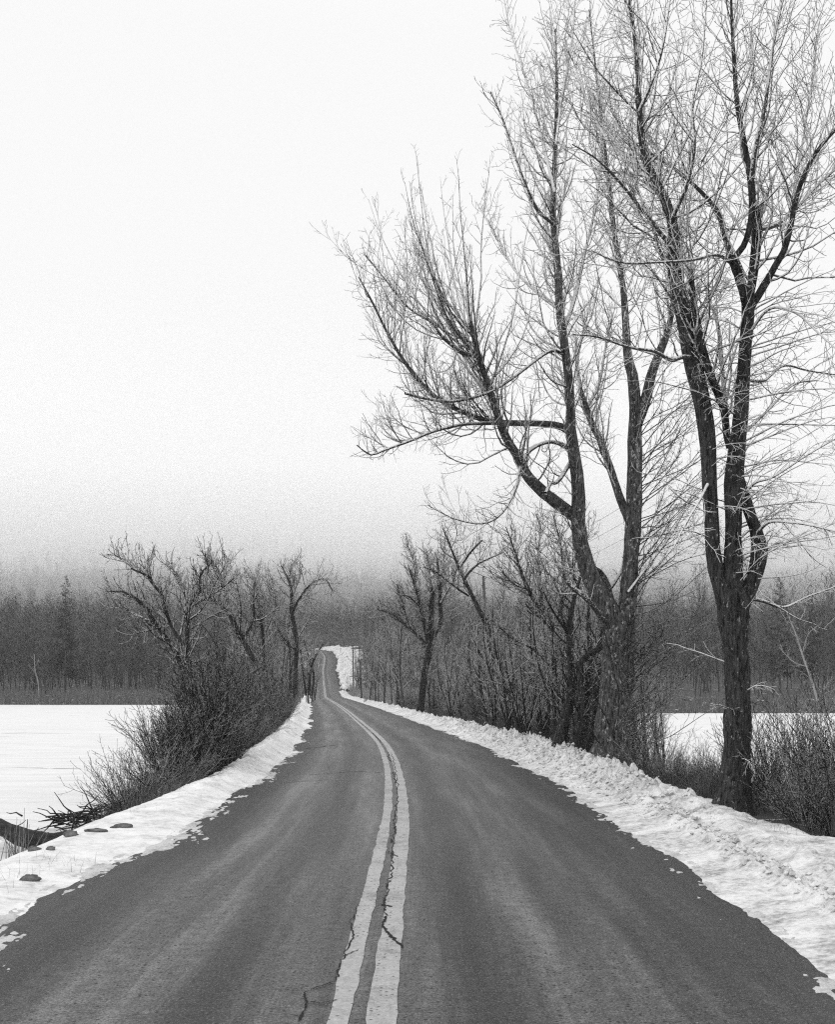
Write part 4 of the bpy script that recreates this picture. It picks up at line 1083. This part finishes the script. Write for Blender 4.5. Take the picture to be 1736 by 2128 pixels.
wood('forest', M_TWIG_FAR, 1500, 901, 188, 330, 9, 17, 'dark bare wood on the lower hillside behind the lake', tip=.02)
wood('forest', M_RIME_FOG1, 1400, 902, 330, 470, 10, 16, 'grey frosted wood higher on the hillside, colour paled to fade into fog', nb=30, tip=.045)
wood('forest', M_RIME_FOG2, 1500, 903, 470, 690, 10, 16, 'rime-covered wood near the hilltop, colour paled to fade into fog', nb=26, tip=.07)
# the same wood close beside the road beyond the dip
def fill(n, seed, lf, y0, y1, label, sc=(.7, 1.0)):
    pass

# undergrowth on the far shores
def blades(name, n, seed, xyf, hmin, hmax, w, mat, label, cat, bend=.35):
    r = rng_(seed)
    x, y = xyf(r, n); z = ground(x, y)
    ok = z > LAKE - .15
    x, y, z = x[ok], y[ok], z[ok]; n = len(x)
    h = r.uniform(hmin, hmax, n); a_ = r.uniform(0, 6.3, n); b_ = r.uniform(0, bend, n) * h
    P = np.zeros((n, 4, 3)); f = np.linspace(0, 1, 4)
    P[:, :, 0] = x[:, None] + (np.cos(a_) * b_)[:, None] * f ** 2; P[:, :, 1] = y[:, None] + (np.sin(a_) * b_)[:, None] * f ** 2; P[:, :, 2] = z[:, None] - .05 + h[:, None] * f
    R = w * (1 - .85 * f)[None] * r.uniform(.6, 1.3, (n, 1))
    g = Geo(); g.tubes(P, R, 3)
    return tag(g.build(name, mat), label, cat, kind='stuff')
def shore_l(r, n): x = r.uniform(-130, -19, n); return x, 176.5 + r.uniform(0, 9, n)
def shore_r(r, n): x = r.uniform(-6, 95, n); return x, 121.5 + r.uniform(0, 8, n)
blades('reeds', 9000, 31, shore_l, .7, 1.5, .035, M_REED, 'strip of dry reeds along the far left shore', 'reeds')
blades('reeds', 9000, 32, shore_r, .5, 1.2, .028, M_REED, 'strip of dry reeds along the far right shore', 'reeds')
def und_r(r, n): y = 11 + 60 * r.uniform(0, 1, n) ** 1.6; l = np.interp(y, [11, 13, 15, 17.2, 17.7, 24, 70], [6.2, 5.5, 5.7, 5.7, 4.9, 4.6, 4.3]) + 5.0 * r.uniform(0, 1, n) ** 1.3 + (fbm(y * .8, y * 0 + 5, 3, 71) - .5) * .7; return cx(y) + l, y
def und_l(r, n): y = 13 + 70 * r.uniform(0, 1, n) ** 1.5; l = -(np.interp(y, [13, 16, 19, 25, 80], [6.2, 4.8, 3.9, 3.62, 3.65]) + 4.2 * r.uniform(0, 1, n) ** 1.2); return cx(y) + l, y
blades('dead_grass', 30000, 33, und_r, .15, .75, .0045, M_GRASS, 'dark dead grass and stalks behind the right snow bank', 'grass')
blades('dead_grass', 22000, 34, und_l, .12, .6, .0045, M_GRASS, 'dark dead grass and stalks between the left snow and the lake', 'grass')
def spr_r(r, n): y = r.uniform(13.5, 19.5, n); return cx(y) + r.uniform(4.6, 5.6, n), y
def spr_l(r, n): c = r.uniform(0, 1, (34, 2)); i = r.integers(0, 34, n); y = 8 + 15 * c[i, 0] + r.normal(0, .18, n); return cx(y) - 3.5 - 2.2 * c[i, 1] * (y < 18) - .5 * c[i, 1] + r.normal(0, .14, n), y
def tufts(r, n): y = r.uniform(232, 385, n); return cx(y) + r.uniform(3.2, 12.5, n), y
blades('grass_sprigs', 420, 35, spr_r, .10, .30, .003, M_GRASS, 'sprigs of dead grass poking through the snow near the right tree', 'grass', .6)
blades('grass_sprigs', 520, 36, spr_l, .12, .30, .003, M_GRASS, 'sprigs of dead grass poking through the left snow verge', 'grass', .6)
blades('grass_tufts', 1500, 38, tufts, .3, 1.0, .05, M_GRASS, 'dark tufts of dead grass sticking out of the snowy slope beyond the dip', 'grass', .6)
def brush_far(r, n): y = r.uniform(100, 240, n); s = np.where(r.uniform(0, 1, n) < .5, -1, 1); return cx(y) + s * r.uniform(4.6, 10, n), y
blades('undergrowth', 9000, 37, brush_far, .6, 2.6, .02, M_TWIG_MID, 'tangled low brush on both sides of the road by the dip', 'undergrowth', .5)

# ------------------------------------------------------------------ shore details at the left
def rock(x, y, z, s, seed, label, flat=.55):
    r = rng_(seed); n, m = 14, 9
    th = np.linspace(0, 2 * np.pi, n, endpoint=False); ph = np.linspace(.02, np.pi - .02, m)
    T, Pp = np.meshgrid(th, ph)
    rad = 1 + .18 * np.sin(2 * T + seed) * np.sin(Pp) + .12 * np.sin(3 * T + 2 * seed + Pp * 2) + r.normal(0, .10, T.shape)
    s = tuple(q * .42 for q in s)
    V = np.stack([s[0] * rad * np.sin(Pp) * np.cos(T), s[1] * rad * np.sin(Pp) * np.sin(T), s[2] * rad * np.cos(Pp)], -1)
    i = np.arange(m - 1)[:, None] * n + np.arange(n)[None]; j = np.arange(m - 1)[:, None] * n + (np.arange(n)[None] + 1) % n
    Q = np.stack([i, i + n, j + n, j], -1).reshape(-1, 4)
    o = mesh_obj('rock', V.reshape(-1, 3), Q, M_ROCK, loc=(x, y, z))
    return tag(o, label, 'rock')
def hit(px, py):
    for D in np.arange(8, 40, .02):
        x_, z_ = at(px, D), HC + (HOR - py) / F * D
        g_ = max(float(ground(x_, D)), float(snow_left(np.array(x_), np.array(D), np.array(x_) - cx(D))), LAKE)
        if z_ <= g_: return x_, D
    return at(px, 20), 20
def gp(px, py, z):
    D = (HC - z) * F / (py - HOR); return at(px, D), D
for j, (px, py, z, s, lb) in enumerate([(70, 1768, -.95, (.16, .12, .09), 'small dark rock by the reeds at the left lake edge'), (105, 1766, -.95, (.13, .1, .07), 'flat rock just right of the one by the reeds'),
        (147, 1738, -1.0, (.24, .16, .13), 'rounded rock under the right end of the driftwood log'), (62, 1830, -.55, (.26, .12, .10), 'long flat rock half sunk in the snow of the left verge'), (255, 1720, -.9, (.3, .16, .1), 'low dark rock at the foot of the round shrub'), (200, 1728, -1.0, (.3, .2, .08), 'flat rock between the driftwood log and the round shrub')]):
    x, y = hit(px, py)
    rock(x, y, max(float(ground(x, y)), float(snow_left(np.array(x), np.array(y), np.array(x) - cx(y))), LAKE) + s[2] * .1, s, 40 + j, lb)
x0, y0 = gp(-10, 1745, -1.05)
g = Geo()
p = [P3(-30, 1705, 20.4), P3(0, 1718, 20.4), P3(40, 1738, 20.3), P3(80, 1748, 20.3), P3(120, 1745, 20.4), P3(150, 1735, 20.6), P3(176, 1724, 20.8)]
c = resample(np.column_stack([np.array(p), [.12, .14, .17, .19, .13, .11, .07]]), 26)
thick(g, c[None, :, :3], c[None, :, 3], 14, rng_(5), .1)
r1 = rng_(8); A_, RA_ = spawn(r1, c[None, :, :3], c[None, :, 3], 7, .2, .95, .5, 1.2, .1, 4, .12, .2, .015, .005)
tag(g.build('driftwood_log', M_LOG), 'dark driftwood log lying on the ice at the left lake edge', 'log')
g2_ = Geo(); g2_.tubes(A_, RA_, 5)
g2_.build('branch_stub', M_LOG, bpy.data.objects['driftwood_log'])
# tangle of dead branches at the foot of the round shrub
R_ = rng_(9); n = 90
o_ = P3(178, 1705, 21.5)
Pq = np.zeros((n, 5, 3)); st_ = o_ + R_.normal(0, 1, (n, 3)) * [.35, .3, .10]; dd = unit(R_.normal(0, 1, (n, 3)) * [1, .8, .3] + [.3, 0, 0])
for i in range(5): Pq[:, i] = st_ + dd * i * .16 + R_.normal(0, .015, (n, 3))
g = Geo(); g.tubes(Pq, np.linspace(.02, .006, 5)[None] * np.ones((n, 1)), 5)
tag(g.build('brush_pile', M_LOG), 'dark tangle of dead branches on the ice edge under the round shrub', 'brush pile')
# cattails
R_ = rng_(12); n = 46
bx, by = P3(35, 1765, 18.5)[0], 18.5
a_ = R_.uniform(0, 6.3, n); hh = R_.uniform(.35, .9, n); ln_ = R_.uniform(0.05, .75, n) ** 1.4; hh[:5] = [1.15, 1.0, .95, .8, .85]; ln_[:5] = [.06, .04, .05, .1, .03]
f = np.linspace(0, 1, 6)
zb = LAKE
Pq = np.zeros((n, 6, 3)); rb = R_.normal(0, .13, (n, 2))
Pq[:, :, 0] = bx + rb[:, :1] + (np.cos(a_) * ln_ * hh)[:, None] * f ** 1.3; Pq[:, :, 1] = by + rb[:, 1:] + (np.sin(a_) * ln_ * hh)[:, None] * f ** 1.3; Pq[:, :, 2] = zb - .1 + (hh * np.sqrt(np.maximum(.2, 1 - ln_ ** 2)))[:, None] * f
g = Geo(); g.tubes(Pq, (np.linspace(.011, .003, 6)[None] * np.ones((n, 1))), 4)
tag(g.build('cattail_clump', M_REED), 'clump of broken dry cattail stalks at the left edge of the photo', 'reeds')

# ------------------------------------------------------------------ utility poles and wires
def pole(px, D, zb, H, r, lean, label, arm=False):
    x = at(px, D)
    o = empty('utility_pole', (x, D, zb)); tag(o, label, 'utility pole')
    g = Geo(); P = np.zeros((1, 8, 3)); P[0, :, 2] = np.linspace(-.3, H, 8); P[0, :, 0] = np.linspace(0, lean, 8)
    g.tubes(P, np.linspace(r, r * .72, 8)[None], 12)
    # flat top
    P2 = np.zeros((1, 2, 3)); P2[0, :, 0] = lean; P2[0, :, 2] = [H, H + .03]; g.tubes(P2, np.array([[r * .72, .001]]), 12)
    g.build('post', M_POLE, o)
    g = Geo()
    for dz_ in (.12, .75, 1.35):
        P = np.zeros((1, 4, 3)); P[0, :, 0] = lean * (H - dz_) / H + np.array([0, .13, .15, .2]); P[0, :, 2] = H - dz_ + np.array([0, 0, .02, .02])
        g.tubes(P, np.array([[.03, .03, .06, .05]]), 8)
        g.build('insulator', M_METAL, o); g = Geo()
    if arm:
        P = np.zeros((1, 2, 3)); P[0, :, 0] = [-.9, 1.1]; P[0, :, 2] = H * .27; P[0, :, 1] = -.16
        g.tubes(P, np.full((1, 2), .07), 6); g.build('crosspiece', M_POLE, o)
    return np.array([x + lean, D, zb + H])
t1 = pole(1022, 70, -.5, 9.3, .12, -.52, 'leaning utility pole among the trees right of the road')
z2 = float(ground(at(735, 248), 248))
t2 = pole(735, 248, z2, 9.8, .17, -.22, 'utility pole standing against the snowy slope beyond the dip', True)
z3 = float(ground(at(685, 368), 368))
t3 = pole(685, 368, z3, 3.4, .2, 0, 'farthest utility pole beside the road near the top of the hill')
t0 = np.array([9.5, 24, 9.4])
def wire(a_, b_, sag, label, r=.012):
    f = np.linspace(0, 1, 40)[:, None]
    P = a_ * (1 - f) + b_ * f; P[:, 2] -= (4 * sag * f * (1 - f))[:, 0]
    g = Geo(); g.tubes(P[None], np.full((1, 40), r), 4)
    return tag(g.build('overhead_wire', M_WIRE), label, 'wire', 'overhead wires strung along the utility poles')
for dz_, nm in ((.12, 'upper'), (.75, 'middle'), (1.35, 'lower')):
    d_ = np.array([.15, 0, -dz_])
    wire(t0 + d_, t1 + d_, .5, f'{nm} frosted wire from the leaning pole towards the near trees')
    wire(t1 + d_, t2 + d_, 1.6, f'{nm} frosted wire from the leaning pole to the pole at the snowy slope')

# ------------------------------------------------------------------ the air: an even haze, and the low cloud sitting on the hill
def volume_box(name, lo, hi, dens, albedo=1.0, shape=None):
    m = bpy.data.materials.new(name + '_air'); m.use_nodes = True
    t = m.node_tree; t.nodes.clear()
    out = N(t, 'ShaderNodeOutputMaterial'); v = N(t, 'ShaderNodeVolumePrincipled')
    v.inputs['Color'].default_value = (albedo, albedo, albedo, 1)
    v.inputs['Density'].default_value = dens
    v.inputs['Anisotropy'].default_value = 0.0
    t.links.new(v.outputs[0], out.inputs['Volume'])
    x0, y0, z0 = lo; x1, y1, z1 = hi
    V = np.array([[x0, y0, z0], [x1, y0, z0], [x1, y1, z0], [x0, y1, z0], [x0, y0, z1], [x1, y0, z1], [x1, y1, z1], [x0, y1, z1]])
    if shape is not None: V = np.array(shape, float)
    Q = np.array([[0, 3, 2, 1], [4, 5, 6, 7], [0, 1, 5, 4], [1, 2, 6, 5], [2, 3, 7, 6], [3, 0, 4, 7]])
    return mesh_obj(name, V, Q, m, smooth_=False)
o = volume_box('haze', (-1200, -70, -6), (1200, 1830, 135), 0.00015)
tag(o, 'thin winter haze over the road and lake', 'haze', kind='stuff')
o = volume_box('low_cloud', (-900, 250, 29), (900, 1500, 100), 0.0028)
tag(o, 'low cloud hiding the top of the wooded hill', 'cloud', kind='stuff')
o = volume_box('low_cloud', (-880, 470, 57), (880, 1480, 96), 0.010)
tag(o, 'thicker core of the low cloud on the hilltop', 'cloud', kind='stuff')
for o in list(bpy.data.objects):
    if 'used' in o: del o['used']
